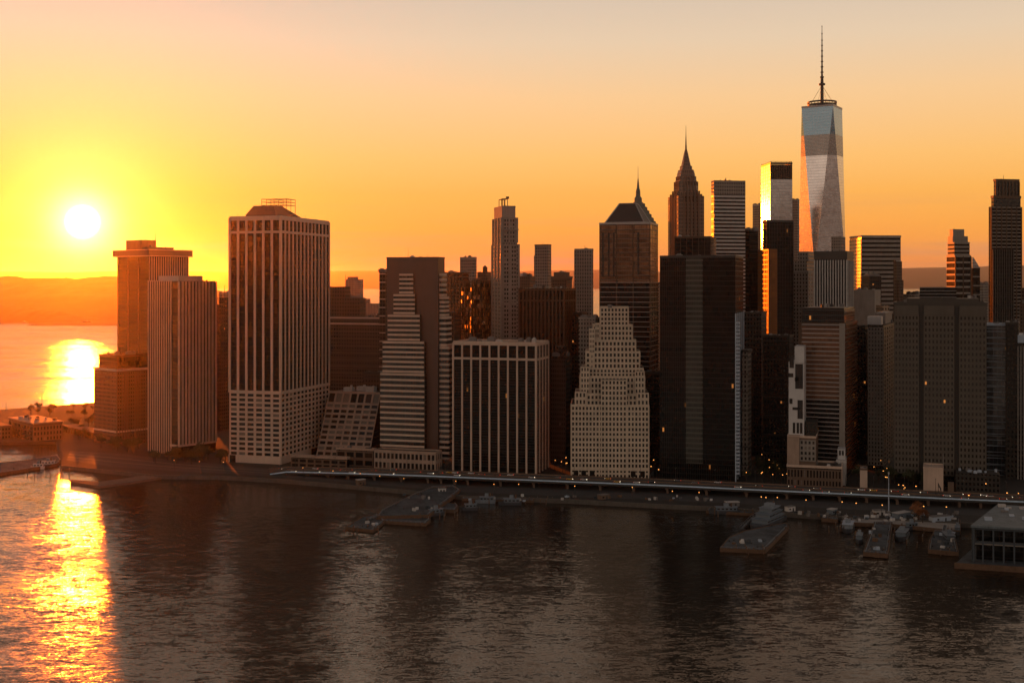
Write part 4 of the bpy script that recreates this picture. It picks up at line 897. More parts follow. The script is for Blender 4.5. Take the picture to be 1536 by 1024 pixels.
T = Tower(OT, 'blue tinted glass tower with fine pale floor lines, below the tall dark stepped tower', 1480, 1508, 1509, 487, 905, 24, M['curtain_blue'], depth=30); T.rows(T.left, 4, T.z1-.8, 24, .35, .35, M['bluegrey'], 'floor_line'); T.parapet(M['bluegrey'], 1, .6); T.units(4, T.z1, roofmats, .1, .9, .1, .9, 3, 92)
T = Tower(OT, 'black slab between the blue tinted glass tower and the edge of the view', 1508, 1528, 1529, 485, 890, 24, M['masonry_dark'], depth=30); T.parapet(M['darkstone'], 1, .6); T.units(4, T.z1, roofmats, .1, .9, .1, .9, 4, 93)
T = Tower(OT, 'grey tower with a pale blue top, cut off by the right edge', 1527, 1580, 1585, 515, 880, 24, M['curtain']); T.piers(T.left, 12, .8, .6, 0, T.z(520), M['greystone']); T.block('pale_top', -.01, 1.01, -.01, 1.01, T.z1, T.z(503), M['bluegrey']); T.units(3, T.z(503), roofmats)
T = Tower(OT, 'low dark building seen right of the tall dark stepped tower', 1524, 1550, 1560, 455, 1150, 30, M['masonry_brown']); T.units(4, T.z1, roofmats); T.block('upper_step', .4, .9, .2, .8, T.z1, T.z(432), M['masonry_brown'])

# shaded blocks in the street canyons
def filler(label, xl, xc, xr, y, D, th, mat, seed, name='office_building'):
    T = Tower(name, label, xl, xc, xr, y, D, th, mat, cat='office building'); T.parapet(M['darkstone'], 1.2, .8, out=.3); T.units(5, T.z1, roofmats, .1, .9, .1, .9, 4, seed)
    T.rows(T.left, 8, T.z1-4, 6, .9, .5, M['darkstone'], 'cornice'); return T
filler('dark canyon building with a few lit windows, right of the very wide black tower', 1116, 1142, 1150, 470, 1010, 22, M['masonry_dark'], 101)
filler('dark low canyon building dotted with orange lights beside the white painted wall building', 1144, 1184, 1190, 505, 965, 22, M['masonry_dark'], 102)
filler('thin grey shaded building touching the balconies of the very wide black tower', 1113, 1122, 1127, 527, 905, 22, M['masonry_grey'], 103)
filler('dark shaded block behind the base of the pale ziggurat and the hipped roof tower', 966, 992, 998, 560, 950, 17, M['masonry_dark'], 104)
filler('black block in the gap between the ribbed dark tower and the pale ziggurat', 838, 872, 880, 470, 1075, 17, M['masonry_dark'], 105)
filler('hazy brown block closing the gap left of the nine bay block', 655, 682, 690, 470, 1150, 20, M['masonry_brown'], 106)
filler('pale ochre block seen beyond the gap right of the hipped roof tower', 984, 996, 1002, 425, 1400, 20, M['masonry_tan'], 107)
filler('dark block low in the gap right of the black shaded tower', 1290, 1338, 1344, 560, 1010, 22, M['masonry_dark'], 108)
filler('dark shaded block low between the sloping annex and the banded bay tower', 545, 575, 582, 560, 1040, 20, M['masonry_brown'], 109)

# small ventilation block and shed by the highway
T = Tower('ventilation_block', 'blank tan windowless block with two thin masts beside the highway', 1385, 1415, 1417, 703, 835, 20, M['pink'], cat='building', depth=20); T.parapet(M['pink'], .8, .5)
T.mast(.0, .3, T.z1, 10, .25, M['alu']); T.mast(.6, .3, T.z1, 6, .2, M['alu']); T.fbox('lower_annex', T.left, T.left.L+5, 0, 4, 7, 5, M['brownstone'], -5)
T = Tower('low_building', 'low dark flat roofed building right of the blank tan block', 1434, 1500, 1503, 712, 828, 20, M['masonry_dark'], cat='low building', depth=18); T.units(9, T.z1, [M['bluegrey'], M['greymetal']], .05, .95, .1, .9, 4, 95)
# ------------------------------------------------------------------ elevated highway
line = [(405, 711.5, 3.2), (430, 708, 4.5), (520, 710, 7), (640, 714, 8), (700, 716.5, 8), (850, 722.5, 8), (1000, 728.5, 8), (1180, 737, 8), (1300, 742.5, 8), (1440, 749, 8), (1536, 753, 8), (1660, 759, 8)]
def along(t):
    i = min(int(t*(len(line)-1)), len(line)-2); q = t*(len(line)-1)-i
    a = G(*line[i]); b = G(*line[i+1]); p = a.lerp(b, q); return Vector((p.x, p.y, line[i][2]*(1-q)+line[i+1][2]*q))
N_ = 66; cen = [along(i/N_) for i in range(N_+1)]
p0 = cen[0]; hw = empty('elevated_highway', tuple(p0), 'long elevated highway with a pale parapet running along the waterfront', 'highway')
def ribbon(o0, o1, z0, z1):
    m = MB(); rings = []
    for i, p in enumerate(cen):
        d = (cen[min(i+1, N_)]-cen[max(i-1, 0)]); n = Vector((-d.y, d.x, 0)).normalized()
        a = p+n*o0-p0; b = p+n*o1-p0
        rings.append([(a.x, a.y, a.z+z0), (a.x, a.y, a.z+z1), (b.x, b.y, b.z+z1), (b.x, b.y, b.z+z0)])
    return m.loft(rings)
ribbon(0, 24, -1.5, 0).build('deck', M['asphalt'], hw)
ribbon(-.5, .02, -.1, .75).build('parapet', M['rail'], hw); ribbon(23.9, 24.5, -1.2, 1.0).build('parapet', M['brownstone'], hw); ribbon(11.6, 12.2, -.1, .9).build('median_barrier', M['brownstone'], hw)
for o in (4.2, 7.9, 15.8, 19.6): ribbon(o, o+.22, -.05, .012).build('lane_line', M['paintline'], hw)
for i in range(6, N_, 2):
    for o in (3, 20.5):
        d = cen[i+1]-cen[i]; n = Vector((-d.y, d.x, 0)).normalized(); p = cen[i]+n*o-p0
        MB().box(p.x, p.y, 2.4-p0.z, 1.5, 1.5, p.z+p0.z-2.4-1.5).build('column', M['brownstone'], hw)
    MB().box(*((cen[i]+Vector((0, 12, 0))-p0).xy), cen[i].z-p0.z-2.9, 1.3, 21, 1.35, 0).build('crossbeam', M['brownstone'], hw)

# cars: one of each colour, then copies
M['headlamp'] = plain('lit headlight', (1, .85, .6), .3, 0, 0, emit=5.0); M['taillamp'] = plain('lit tail light', (1, .06, .02), .3, 0, 0, emit=2.0)
def car(mat, label):
    r0 = empty('car', (0, 0, -50), label, 'car', 'cars on the elevated highway')
    m = MB(); m.loft([[(x*s, y*t, z) for x, y in ((-2.2, -.9), (2.2, -.9), (2.2, .9), (-2.2, .9))] for z, s, t in ((.3, .97, .95), (.55, 1, 1), (.85, .98, .98), (.95, .93, .92))]); m.build('body', mat, r0)
    MB().loft([[(x, y*.85, .94) for x, y in ((-1.6, -.9), (.9, -.9), (.9, .9), (-1.6, .9))], [(x, y*.72, 1.45) for x, y in ((-1.2, -.9), (.35, -.9), (.35, .9), (-1.2, .9))]]).build('cabin', M['pane'], r0)
    for sy in (-.6, .6): MB().box(2.2, sy, .55, .1, .4, .22).build('headlight', M['headlamp'], r0); MB().box(-2.2, sy, .6, .1, .4, .2).build('tail_light', M['taillamp'], r0)
    for sx in (-1.35, 1.35):
        for sy in (-.8, .8): MB().tube((sx, sy-.12, .33), (sx, sy+.12, .33), .33, .33, 10).build('wheel', M['slate'], r0)
    return r0
M['carwhite'] = plain('white car paint', (.6, .6, .6), .25, 0, .05); M['carblack'] = plain('black car paint', (.02, .02, .022), .2, 0, .05); M['cargrey'] = plain('grey car paint', (.2, .21, .22), .25, .3, .05); M['carred'] = plain('red car paint', (.28, .03, .02), .25, 0, .05); M['taxi'] = plain('yellow cab paint', (.6, .32, .02), .3, 0, .05)
protos = [car(M['carwhite'], 'small white car driving on the elevated highway'), car(M['carblack'], 'small black car driving on the elevated highway'), car(M['cargrey'], 'small grey car driving on the elevated highway'), car(M['carred'], 'small red car driving on the elevated highway'), car(M['taxi'], 'small yellow car driving on the elevated highway')]
used = [False]*5
q = random.Random(8)
for i in range(54):
    k = q.choice((0, 0, 0, 1, 1, 2, 2, 3, 4)); o = copy_tree(protos[k]) if used[k] else protos[k]; used[k] = True
    t = .08+.9*(i+q.random()*.8)/54; p = along(t); p2 = along(min(1, t+.004)); d = (p2-p); n = Vector((-d.y, d.x, 0)).normalized(); lane = q.choice((2.2, 6, 9.9, 14, 17.8, 21.7))
    p = p+n*lane; o.location = (p.x, p.y, p.z+.02); o.rotation_euler = (0, 0, math.atan2(d.y, d.x)+(math.pi if lane > 12 else 0))

# street lamps
M['amber'] = plain('amber lamp', (1, .40, .09), .4, 0, 0, emit=2.2)
def lamp(label, group):
    r0 = empty('street_lamp', (0, 0, -50), label, 'street lamp', group)
    MB().tube((0, 0, 0), (0, 0, 8.5), .16, .1).tube((0, 0, 8.4), (0, -1.8, 8.9), .09, .07).build('pole', M['steel'], r0)
    MB().tube((0, -1.5, 8.75), (0, -2.2, 8.75), .26, .24, 8).build('lantern', M['amber'], r0); return r0
lampA = lamp('amber lamp glowing under the edge of the elevated highway', 'lit lamps along the waterfront'); first = True
for x, y in ((541, 727), (570, 731), (606, 735), (684, 739), (741, 744), (778, 744), (862, 747), (948, 749), (1008, 755), (1048, 757), (1141, 764), (1148, 765), (1165, 765), (1208, 769), (1262, 772), (1283, 774), (1322, 777), (1384, 779), (1418, 780), (336, 709), (300, 708), (262, 706), (455, 718), (500, 723)):
    o = lampA if first else copy_tree(lampA); first = False; p = G(x, y); o.location = (p.x, p.y, 2.45)
lampB = lamp('amber lamp glowing in the dark streets between the shaded towers', 'lit lamps in the streets'); first = True
q = random.Random(12)
for x0, x1, d0, d1, n in ((1119, 1178, 850, 985, 14), (1284, 1340, 845, 930, 8), (1345, 1385, 800, 825, 5), (1418, 1536, 775, 822, 4), (976, 990, 880, 930, 3), (826, 854, 900, 945, 5)):
    for i in range(n):
        o = lampB if first else copy_tree(lampB); first = False; D = q.uniform(d0, d1); o.location = (Xat(q.uniform(x0, x1), D), D, 2.45); o.rotation_euler = (0, 0, q.uniform(-1, 1))

# ------------------------------------------------------------------ trees
M['bark'] = plain('bark', (.06, .045, .035), .95, 0, .3, 1.0)
def leafmat(name, col):
    m, k, b = new_mat(name)
    oi = k.add('ShaderNodeObjectInfo'); P = k.add('ShaderNodeNewGeometry').outputs['Position']
    k.put(b.inputs['Base Color'], k.v('SCALE', col, scale=k.m('ADD', .5, k.m('ADD', k.m('MULTIPLY', k.noise(P, .5, 2), .8), k.m('MULTIPLY', oi.outputs['Random'], .3)))))
    b.inputs['Roughness'].default_value = .7; return m
M['leaf'] = leafmat('dark leaves', (.055, .06, .025)); M['leafrust'] = leafmat('rusty autumn leaves', (.24, .09, .03))
def tree(label, group, leaf, seed, h=11.0):
    q = random.Random(seed); r0 = empty('tree', (0, 0, -50), label, 'tree', group)
    t = MB(); t.tube((0, 0, -.3), (.1, 0, h*.45), .34, .22, 7); tips = []
    for i in range(6):
        a = 2*math.pi*i/6+q.uniform(-.4, .4); z = h*q.uniform(.3, .45); e = (math.cos(a)*h*.26, math.sin(a)*h*.26, h*q.uniform(.6, .85)); t.tube((.05, 0, z), e, .14, .05, 5); tips.append(e)
    tips.append((0, 0, h*.92)); t.tube((.1, 0, h*.45), (0, 0, h*.9), .2, .05, 5); t.build('trunk', M['bark'], r0)
    c_ = MB()
    for e in tips:
        rad = h*q.uniform(.15, .24)
        for _ in range(85):
            d = Vector((q.gauss(0, 1), q.gauss(0, 1), q.gauss(0, .8))).normalized()*rad*q.uniform(.35, 1.1); p = Vector(e)+d
            u = Vector((q.gauss(0, 1), q.gauss(0, 1), q.gauss(0, 1))).normalized(); w = u.orthogonal().normalized(); s = q.uniform(.35, .8); i = len(c_.v)
            c_.v += [tuple(p-u*s*.5-w*s*.4), tuple(p+u*s*.6-w*s*.2), tuple(p+u*s*.3+w*s*.5), tuple(p-u*s*.4+w*s*.4)]; c_.f.append((i, i+1, i+2, i+3))
    c_.build('crown', leaf, r0); return r0
def plant(protos, spots, seed, s0=.7, s1=1.25):
    q = random.Random(seed); first = {}
    for i, (x, y) in enumerate(spots):
        k = i % len(protos); o = copy_tree(protos[k]) if k in first else protos[k]; first[k] = 1
        p = G(x, y); s = q.uniform(s0, s1); o.location = (p.x, p.y, 2.4); o.scale = (s, s, s*q.uniform(.9, 1.15)); o.rotation_euler = (0, 0, q.uniform(0, 6))
L1 = 'dark leafy tree in the waterfront park at the tip of the island'
q = random.Random(3)
sp = [(q.uniform(95, 145), q.uniform(612, 662)) for _ in range(24)] + [(q.uniform(-15, 90), q.uniform(613, 622)) for _ in range(12)]
sp = [(x, y) for x, y in sp if y > 604+ (140-x)*.11]
plant([tree(L1, 'trees in the waterfront park', M['leaf'], 1), tree(L1, 'trees in the waterfront park', M['leaf'], 2, 9.5), tree(L1, 'trees in the waterfront park', M['leaf'], 3, 12.5)], sp, 5, .5, .9)
L2 = 'dark street tree at the foot of the towers on the left'
sp = [(q.uniform(228, 345), 692+q.uniform(-6, 4)) for _ in range(26)]+[(q.uniform(150, 222), q.uniform(671, 680)) for _ in range(12)]
plant([tree(L2, 'street trees on the left', M['leaf'], 6, 9), tree(L2, 'street trees on the left', M['leaf'], 7, 10.5)], sp, 6)
L3 = 'dark street tree in the shade behind the elevated highway'
sp = [(q.uniform(1345, 1480), q.uniform(726, 735)) for _ in range(16)]+[(q.uniform(1120, 1178), q.uniform(700, 722)) for _ in range(9)]+[(q.uniform(1286, 1340), q.uniform(715, 728)) for _ in range(7)]
plant([tree(L3, 'street trees in the shade', M['leaf'], 8, 10), tree(L3, 'street trees in the shade', M['leaf'], 9, 11.5)], sp, 7)
L4 = 'rust coloured tree on the quay between the small piers'
plant([tree(L4, 'rust coloured trees on the quay', M['leafrust'], 10, 9)], [(1372, 775), (1378, 779), (1384, 783), (1376, 770)], 8, .7, .95)

# ------------------------------------------------------------------ ferry terminal and left pier
T = Tower('ferry_terminal', 'low ferry terminal with a pale flat roof on the park shore near the sun', 14, 50, 93, 636, 1100, 48, M['masonry_brown'], cat='ferry terminal')
T.punched(T.right, 0, T.z1-2, 9, 3, .5, .6, M['brownstone'], PANES, .6); T.punched(T.left, 0, T.z1-2, 8, 3, .5, .6, M['darkstone'], PANES, .6)
T.block('roof', -.03, 1.03, -.03, 1.03, T.z1, T.z1+1.1, plain('ferry terminal roof', (.24, .20, .17), .7)); T.units(9, T.z1+1.1, roofmats, .05, .95, .05, .95, 4, 111)
T = Tower('ferry_terminal', 'smaller brown terminal building cut off by the left edge of the view', -30, 2, 17, 640, 1115, 48, M['masonry_brown'], cat='ferry terminal'); T.block('roof', -.03, 1.03, -.03, 1.03, T.z1, T.z1+1, M['brownstone']); T.units(4, T.z1+1, roofmats, .05, .95, .05, .95, 4, 112)
T = Tower('colonnade', 'low open colonnade between the ferry terminal and the brick tower', 93, 139, 142, 648, 1120, 48, None, cat='colonnade', depth=12, wr=14)
T.block('roof', -.02, 1.02, -.02, 1.02, T.z1-1, T.z1, M['brownstone']); T.block('back_wall', 0, 1, .9, 1, 0, T.z1-1, M['brownstone']); T.piers(T.left, 12, .9, .9, 0, T.z1-1, M['brownstone'], 'column')
for x, y, h, lb in ((63, 608, 16, 'tallest bare flagpole on the far park seawall'), (9, 614, 11, 'thin bare mast on the far park seawall at the left')):
    p = G(x, y); r0 = empty('flagpole', (p.x, p.y, 2.4), lb, 'pole'); MB().tube((0, 0, 0), (0, 0, h), .3, .14).build('pole', M['steel'], r0); MB().tube((0, 0, 0), (0, 0, 1), .8, .6).build('base', M['concrete'], r0)

M['boatroof0'] = plain('galvanised railing', (.28, .30, .33), .5, .4, .2, .6)
def pier(label, poly, z, name='pier', mat=None, cat='pier', fender=True, npile=4):
    pts = [G(x, y, z) for x, y in poly]; c0 = sum(pts, Vector((0, 0)))/len(pts); r0 = empty(name, (c0.x, c0.y, 0), label, cat)
    l = [(p.x-c0.x, p.y-c0.y) for p in pts]
    if sum(a[0]*b[1]-b[0]*a[1] for a, b in zip(l, l[1:]+l[:1])) < 0: l = l[::-1]
    MB().prism(l, z-1.3, z).build('deck', mat or M['deck'], r0)
    n = len(l); fm = MB()
    for i in range(n):
        a, b = Vector(l[i]), Vector(l[(i+1) % n]); d = b-a; mid = (a+b)/2; ang = math.atan2(d.y, d.x); nn = Vector((d.y, -d.x)).normalized()
        if fender: q_ = mid+nn*.15; fm.box(q_.x, q_.y, z-2.1+.002*i, d.length+.3, .5, 2.4, ang)
        k = max(1, int(d.length/9))
        for j in range(k):
            if d.length < 6: continue
            p = a+d*((j+.5)/k)-nn*.5; MB().tube((p.x, p.y, -2), (p.x, p.y, z+(1.1 if (i+j) % 3 == 0 else -.6)), .38, .34, 7).build('pile', M['rust'], r0)
    if fender: fm.build('fender', M['rust'], r0)
    q = random.Random(len(label)+int(abs(c0.x)))
    for i in range(n):
        a, b = Vector(l[i]), Vector(l[(i+1) % n]); d = b-a
        if d.length < 8 or q.random() < .25: continue
        rl = MB(); m_ = (-d.normalized().y*.8, d.normalized().x*.8); A_ = a+Vector(m_); B_ = b+Vector(m_); k = max(2, int(d.length/3))
        for j in range(k+1): p = A_.lerp(B_, j/k); rl.tube((p.x, p.y, z), (p.x, p.y, z+1.1), .07, .07, 5)
        for h_ in (.6, 1.1): rl.tube((A_.x, A_.y, z+h_), (B_.x, B_.y, z+h_), .06, .06, 5)
        rl.build('railing', M['boatroof0'], r0)
    for _ in range(5):
        u = q.random(); v = q.random(); i = q.randrange(n); p = Vector(l[i]).lerp(Vector(l[(i+1) % n]), u)*(.55+.35*v)
        MB().tube((p.x, p.y, z-.1), (p.x, p.y, z+.9), .3, .38, 8).build('bollard', M['steel'], r0)
    return r0
pier('long low dark pier running out left from the island tip', [(-60, 700), (40, 690), (86, 683), (92, 690), (86, 695), (30, 705), (-60, 718)], 2.0)
pier('main wooden pier slanting out into the dark river, left of centre', [(622, 741), (648, 731), (680, 729), (690, 735), (643, 772), (566, 774), (572, 766)], 3.4)
pier('low outer float at the tip of the slanting wooden pier', [(519, 790), (545, 775), (566, 772), (577, 781), (560, 795)], 1.5)
pier('low side platform joined to the right of the slanting wooden pier', [(571, 777), (600, 770), (643, 771), (645, 779), (638, 785), (572, 781)], 1.6)
pier('short side berth below the shore end of the slanting wooden pier', [(642, 756), (650, 752), (684, 755), (687, 760), (682, 765), (642, 763)], 1.8)
pier('big flat landing barge with the ferry moored behind it', [(1081, 822), (1094, 806), (1118, 796), (1178, 784), (1182, 790), (1147, 825)], 1.8, cat='barge', name='landing_barge')
pier('small square float next to the quay wall, right of the ferry', [(1233, 777), (1243, 763), (1258, 764), (1256, 779)], 2.0)
pier('long narrow pier with a pale mast rising at its shore end', [(1296, 828), (1312, 783), (1338, 783), (1331, 831)], 2.4)
pier('short wide pier with a rusty edge, left of the big pier shed', [(1393, 824), (1395, 810), (1402, 796), (1430, 797), (1437, 828)], 2.2)
pier('thin floating walkway along the seawall right of the wooden pier', [(693, 744), (715, 741), (800, 746), (800, 751), (694, 748)], 1.2)
pier('thin floating walkway along the seawall left of the ferry', [(1060, 766), (1066, 761), (1130, 764), (1130, 770)], 1.4)
pier('paved quay platform behind the small piers on the right', [(1262, 783), (1268, 772), (1440, 780), (1440, 796), (1340, 786)], 2.3, mat=M['concrete'])
p = G(1333, 768); r0 = empty('mast', (p.x, p.y, 2.4), 'tall pale mast standing at the shore end of the narrow pier', 'mast'); MB().tube((0, 0, -.4), (0, 0, 25), .4, .2, 8).build('pole', M['bluegrey'], r0); MB().tube((0, 0, 24.8), (0, 0, 26), .5, .5, 8).build('cap', M['roofpale'], r0); MB().box(0, 0, -.3, 2, 2, 1.2).build('base', M['concrete'], r0)

# ------------------------------------------------------------------ boats
M['hull'] = plain('dark hull paint', (.05, .055, .065), .45, 0, .2, .5); M['cabinblue'] = plain('blue grey cabin paint', (.12, .155, .19), .5, 0, .15, .5)
M['boatroof'] = plain('grey weathered boat roof', (.18, .215, .25), .6, 0, .35, .6)
def boat(label, px, py, Ln, W, head, tiers=2, hull=None, top=None, name='boat', cat='boat', group=None, roofm=None):
    roofm = roofm or M['boatroof']; p = G(px, py, .0); r0 = empty(name, (p.x, p.y, 0), label, cat, group, R(head)); h, w = Ln/2, W/2; fb = 1.3+Ln*.025
    prof = [(-h, -w*.85), (-h*.3, -w), (h*.45, -w*.95), (h*.8, -w*.55), (h, 0), (h*.8, w*.55), (h*.45, w*.95), (-h*.3, w), (-h, w*.85)]
    MB().loft([[(x*.94, y*.8, -.8) for x, y in prof], [(x*.97, y*.95, .3) for x, y in prof], [(x, y, fb) for x, y in prof], [(x, y, fb+.6) for x, y in prof], [(x*.97, y*.93, fb+.6) for x, y in prof], [(x*.97, y*.93, fb+.1) for x, y in prof]]).build('hull', hull or M['hull'], r0)
    z = fb+.1; a0, a1 = -h*.82, h*.5; hh = 2.5
    for t in range(tiers):
        m = MB(); m.box((a0+a1)/2, 0, z, a1-a0, W*(.8-.08*t), hh); m.build('cabin', top or M['cabinblue'], r0)
        wm = MB(); n = max(3, int((a1-a0)/2.2))
        for s in (-1, 1):
            for i in range(n): wm.box(a0+(a1-a0)*(i+.5)/n, s*W*(.4-.04*t), z+1.0, (a1-a0)/n*.6, .12, .9)
        wm.build('window_row', M['pane'], r0)
        MB().box((a0+a1)/2, 0, z+hh, a1-a0+1.2, W*(.86-.08*t), .22).build('roof', M['cabinblue'] if t < tiers-1 else roofm, r0)
        z += hh+.22; a0 += Ln*.05; a1 -= Ln*.12
    MB().box((a0+a1)/2+Ln*.05, 0, z-.02, Ln*.1+1, W*.4, 2.2).build('wheelhouse', M['boatroof'], r0)
    MB().tube(((a0+a1)/2-Ln*.12, 0, z-.1), ((a0+a1)/2-Ln*.12, 0, z+2.4), .55, .5).build('funnel', M['rust'], r0); MB().tube(((a0+a1)/2, 0, z), ((a0+a1)/2, 0, z+4.5), .12, .06).build('mast', M['steel'], r0)
    return r0
boat('big multi deck ferry moored behind the flat landing barge', 1149, 787, 42, 13, 236, 3, name='ferry', cat='ferry')
boat('pale roofed boat moored end on beside the small square float', 1272, 795, 20, 7.5, 250, 1, top=M['boatroof'], roofm=M['bluegrey'])
boat('grey cabin boat moored between the narrow pier and the rust coloured trees', 1353, 807, 20, 7, 243, 1)
boat('small work boat lying against the side platform of the wooden pier', 652, 773, 13, 4.5, 215, 1)
boat('small white boat moored on the left pier below the ferry terminal', 56, 703, 11, 4.2, 192, 1, hull=M['whitepaint'], top=M['whitepaint'], roofm=M['roofpale'])
boat('larger white boat at the left pier, right of the small white boat', 70, 699, 15, 5, 192, 1, hull=M['whitepaint'], top=M['whitepaint'], roofm=M['roofpale'])
boat('small boat tied up on the floating walkway right of the wooden pier', 728, 754, 14, 4.4, 176, 1, hull=M['boatroof'])
boat('dark workboat tied up right of the first boat on the floating walkway', 765, 757, 16, 4.8, 178, 1)
boat('tiny far ferry on the bright water below the hill', 128, 484.8, 62, 17, 175, 2, hull=M['slate'], top=M['slate'], name='ferry', cat='ferry')
boat('tiny far boat near the hill at the left', 36, 484.0, 30, 9, 175, 1, hull=M['slate'], top=M['slate'])

# ------------------------------------------------------------------ big pier shed at the lower right corner
M['shedcol'] = plain('dull blue grey columns', (.06, .075, .09), .6, .1, .3, .4)
z0 = 21.5; A = G(1459, 787, z0); Bq = G(1700, 800, z0); Dd = G(1497, 757, z0); sx = (Bq-A); sy = (Dd-A)
r0 = empty('pier_shed', (A.x, A.y, 0), 'big pier shed with a flat roof and an open columned front, lower right', 'pier shed')
P = lambda u, v: sx*u+sy*v
quad = lambda u0, u1, v0, v1: [tuple(P(u0, v0)), tuple(P(u1, v0)), tuple(P(u1, v1)), tuple(P(u0, v1))]
MB().prism(quad(-.01, 1.01, -.02, 1.02), z0-1.1, z0).build('roof', M['shedroof'] if 'shedroof' in M else plain('blue grey roof sheeting', (.13, .165, .185), .6, .1, .55, .25), r0)
MB().prism(quad(.006, 1, .10, .99), 2.2, z0-1.2).build('wall', M['curtain_black'], r0)
MB().prism(quad(-.09, 1.02, -.13, 1.05), .6, 2.2).build('deck', M['deck'], r0)
MB().prism(quad(-.09, 1.02, -.15, -.131), -1.5, 2.9).build('fender', M['rust'], r0)
MB().prism(quad(.0, 1, .01, .099), 11.2, 11.9).build('upper_floor', M['concrete'], r0)
f = Face(P(0, 0), P(1, 0)); fl = Face(P(0, 1), P(0, 0))
for g, n in ((f, 15), (fl, 6)):
    for i in range(n+1): p = g.at(g.L*i/n, -.6); MB().box(p.x, p.y, 2.2, .8, .8, z0-3.4, g.ang).build('column', M['shedcol'], r0)
    for z in (11.9, z0-2.4): p = g.at(g.L/2, -.5); MB().box(p.x, p.y, z, g.L-.9, .5, .9 if z < 15 else 1.3, g.ang).build('beam', M['shedcol'], r0)
    p = g.at(g.L/2, -2); MB().box(p.x, p.y, 12.9, g.L, .12, .12, g.ang).build('railing', M['shedcol'], r0)
q = random.Random(21)
for i in range(16): p = P(q.uniform(.02, .5), q.uniform(.1, .92)); MB().box(p.x, p.y, z0-.05, q.uniform(1.5, 5), q.uniform(1.5, 4), q.uniform(.6, 2), f.ang).build('rooftop_unit', q.choice([M['roofpale'], M['greymetal'], M['bluegrey']]), r0)

# ------------------------------------------------------------------ quay clutter
def hut(i, label, px, py, w, d, h, mat, z=2.4, name='hut', cat='hut'):
    p = G(px, py, z); r0 = empty(name, (p.x, p.y, z-.03), label, cat, None, R(10+i*23 % 40))
    MB().box(0, 0, 0, w, d, h).build('wall', mat, r0); MB().box(0, 0, h, w+.5, d+.5, .3).build('roof', M['roofpale'] if i % 2 else M['greymetal'], r0); MB().box(w*.2, -d/2-.04, 0, 1.1, .12, 2.1).build('door', M['steel'], r0); MB().box(-w*.22, -d/2-.04, 1.1, 1.4, .12, .9).build('window', M['pane'], r0)
for i, a in enumerate((('small pale hut on the quay above the narrow pier', 1318, 772, 7, 4, 3.2, M['roofpale']), ('long grey hut on the quay left of the rust coloured trees', 1352, 776, 12, 5, 3.4, M['cabinblue']), ('white hut at the shore end of the slanting wooden pier', 663, 738, 5, 3.5, 3, M['whitepaint']),
     ('brown hut on the seawall left of the wooden pier', 541, 727, 6, 4, 4, M['brownstone']), ('long pale container store on the quay right of the rust coloured trees', 1410, 781, 14, 4, 3.2, M['bluegrey']), ('grey hut on the quay behind the small square float', 1248, 770, 6, 4, 3, M['cabinblue']),
     ('white hut below the highway between two amber lamps right of the ferry', 1185, 766, 6, 3.5, 3, M['whitepaint']), ('low dark hut on the quay left of the ferry', 1098, 759, 9, 4, 3, M['greymetal']), ('tan hut on the quay wall in front of the pale ziggurat', 905, 748, 7, 4, 3, M['brownstone']))):
    hut(i, *a)
kinds = [M['rust'], M['bluegrey'], M['greymetal'], M['whitepaint'], M['deck'], M['roofpale']]
def crates(px0, px1, py0, py1, n, label, group, z, seed):
    q = random.Random(seed)
    for i in range(n):
        p = G(q.uniform(px0, px1), q.uniform(py0, py1), z); w, d, h = q.uniform(1.2, 3.2), q.uniform(1, 2.2), q.uniform(.7, 1.9); m = MB(); m.box(0, 0, 0, w, d, h).box(0, 0, h, w*.96, d*.96, .12)
        for s in (-.3, .3): m.box(w*s, 0, -.02, .18, d+.08, h+.2)
        o = m.build('crate', q.choice(kinds), None, (p.x, p.y, z-.02)); o.rotation_euler = (0, 0, q.uniform(0, 3)); tag(o, label, 'crate', group)
crates(1266, 1436, 775, 782, 34, 'small crate stored on the quay behind the small piers', 'crates on the right quay', 2.4, 1)
crates(605, 650, 742, 766, 9, 'small crate standing on the slanting wooden pier', 'crates on the wooden pier', 3.42, 2)
crates(1100, 1150, 806, 818, 7, 'small crate standing on the flat landing barge', 'crates on the barge', 1.82, 3)
crates(1305, 1330, 790, 824, 9, 'small crate standing on the narrow pier with the mast', 'crates on the narrow pier', 2.42, 4)
crates(1400, 1430, 800, 822, 8, 'small crate standing on the short wide pier', 'crates on the short wide pier', 2.22, 5)
crates(540, 566, 778, 790, 5, 'small crate on the low float at the pier tip', 'crates on the outer float', 1.52, 6)

# mooring posts, gangways, sign gantries, more moored craft
q = random.Random(33); mp = None
for x0, x1, y0, y1, n in ((1086, 1150, 824, 836, 7), (1298, 1334, 831, 838, 5), (1240, 1290, 781, 800, 9), (1340, 1395, 800, 822, 12), (522, 570, 793, 800, 5), (646, 690, 764, 782, 9), (1405, 1440, 826, 835, 5), (700, 860, 752, 757, 14), (1060, 1130, 768, 775, 9), (30, 100, 700, 716, 8)):
    for i in range(n):
        if mp is None:
            mp = empty('mooring_post', (0, 0, -50), 'weathered timber mooring post standing in the water by the piers', 'mooring post', 'mooring posts in the water')
            MB().tube((0, 0, -2), (.1, 0, 3.6), .34, .28, 7).build('post', M['rust'], mp); MB().tube((.1, 0, 3.5), (.1, 0, 3.9), .34, .3, 7).build('cap', M['greymetal'], mp); o = mp
        else: o = copy_tree(mp)
        p = G(q.uniform(x0, x1), q.uniform(y0, y1), 0); o.location = (p.x, p.y, q.uniform(-.9, .4)); o.rotation_euler = (q.uniform(-.06, .06), q.uniform(-.06, .06), q.uniform(0, 6))
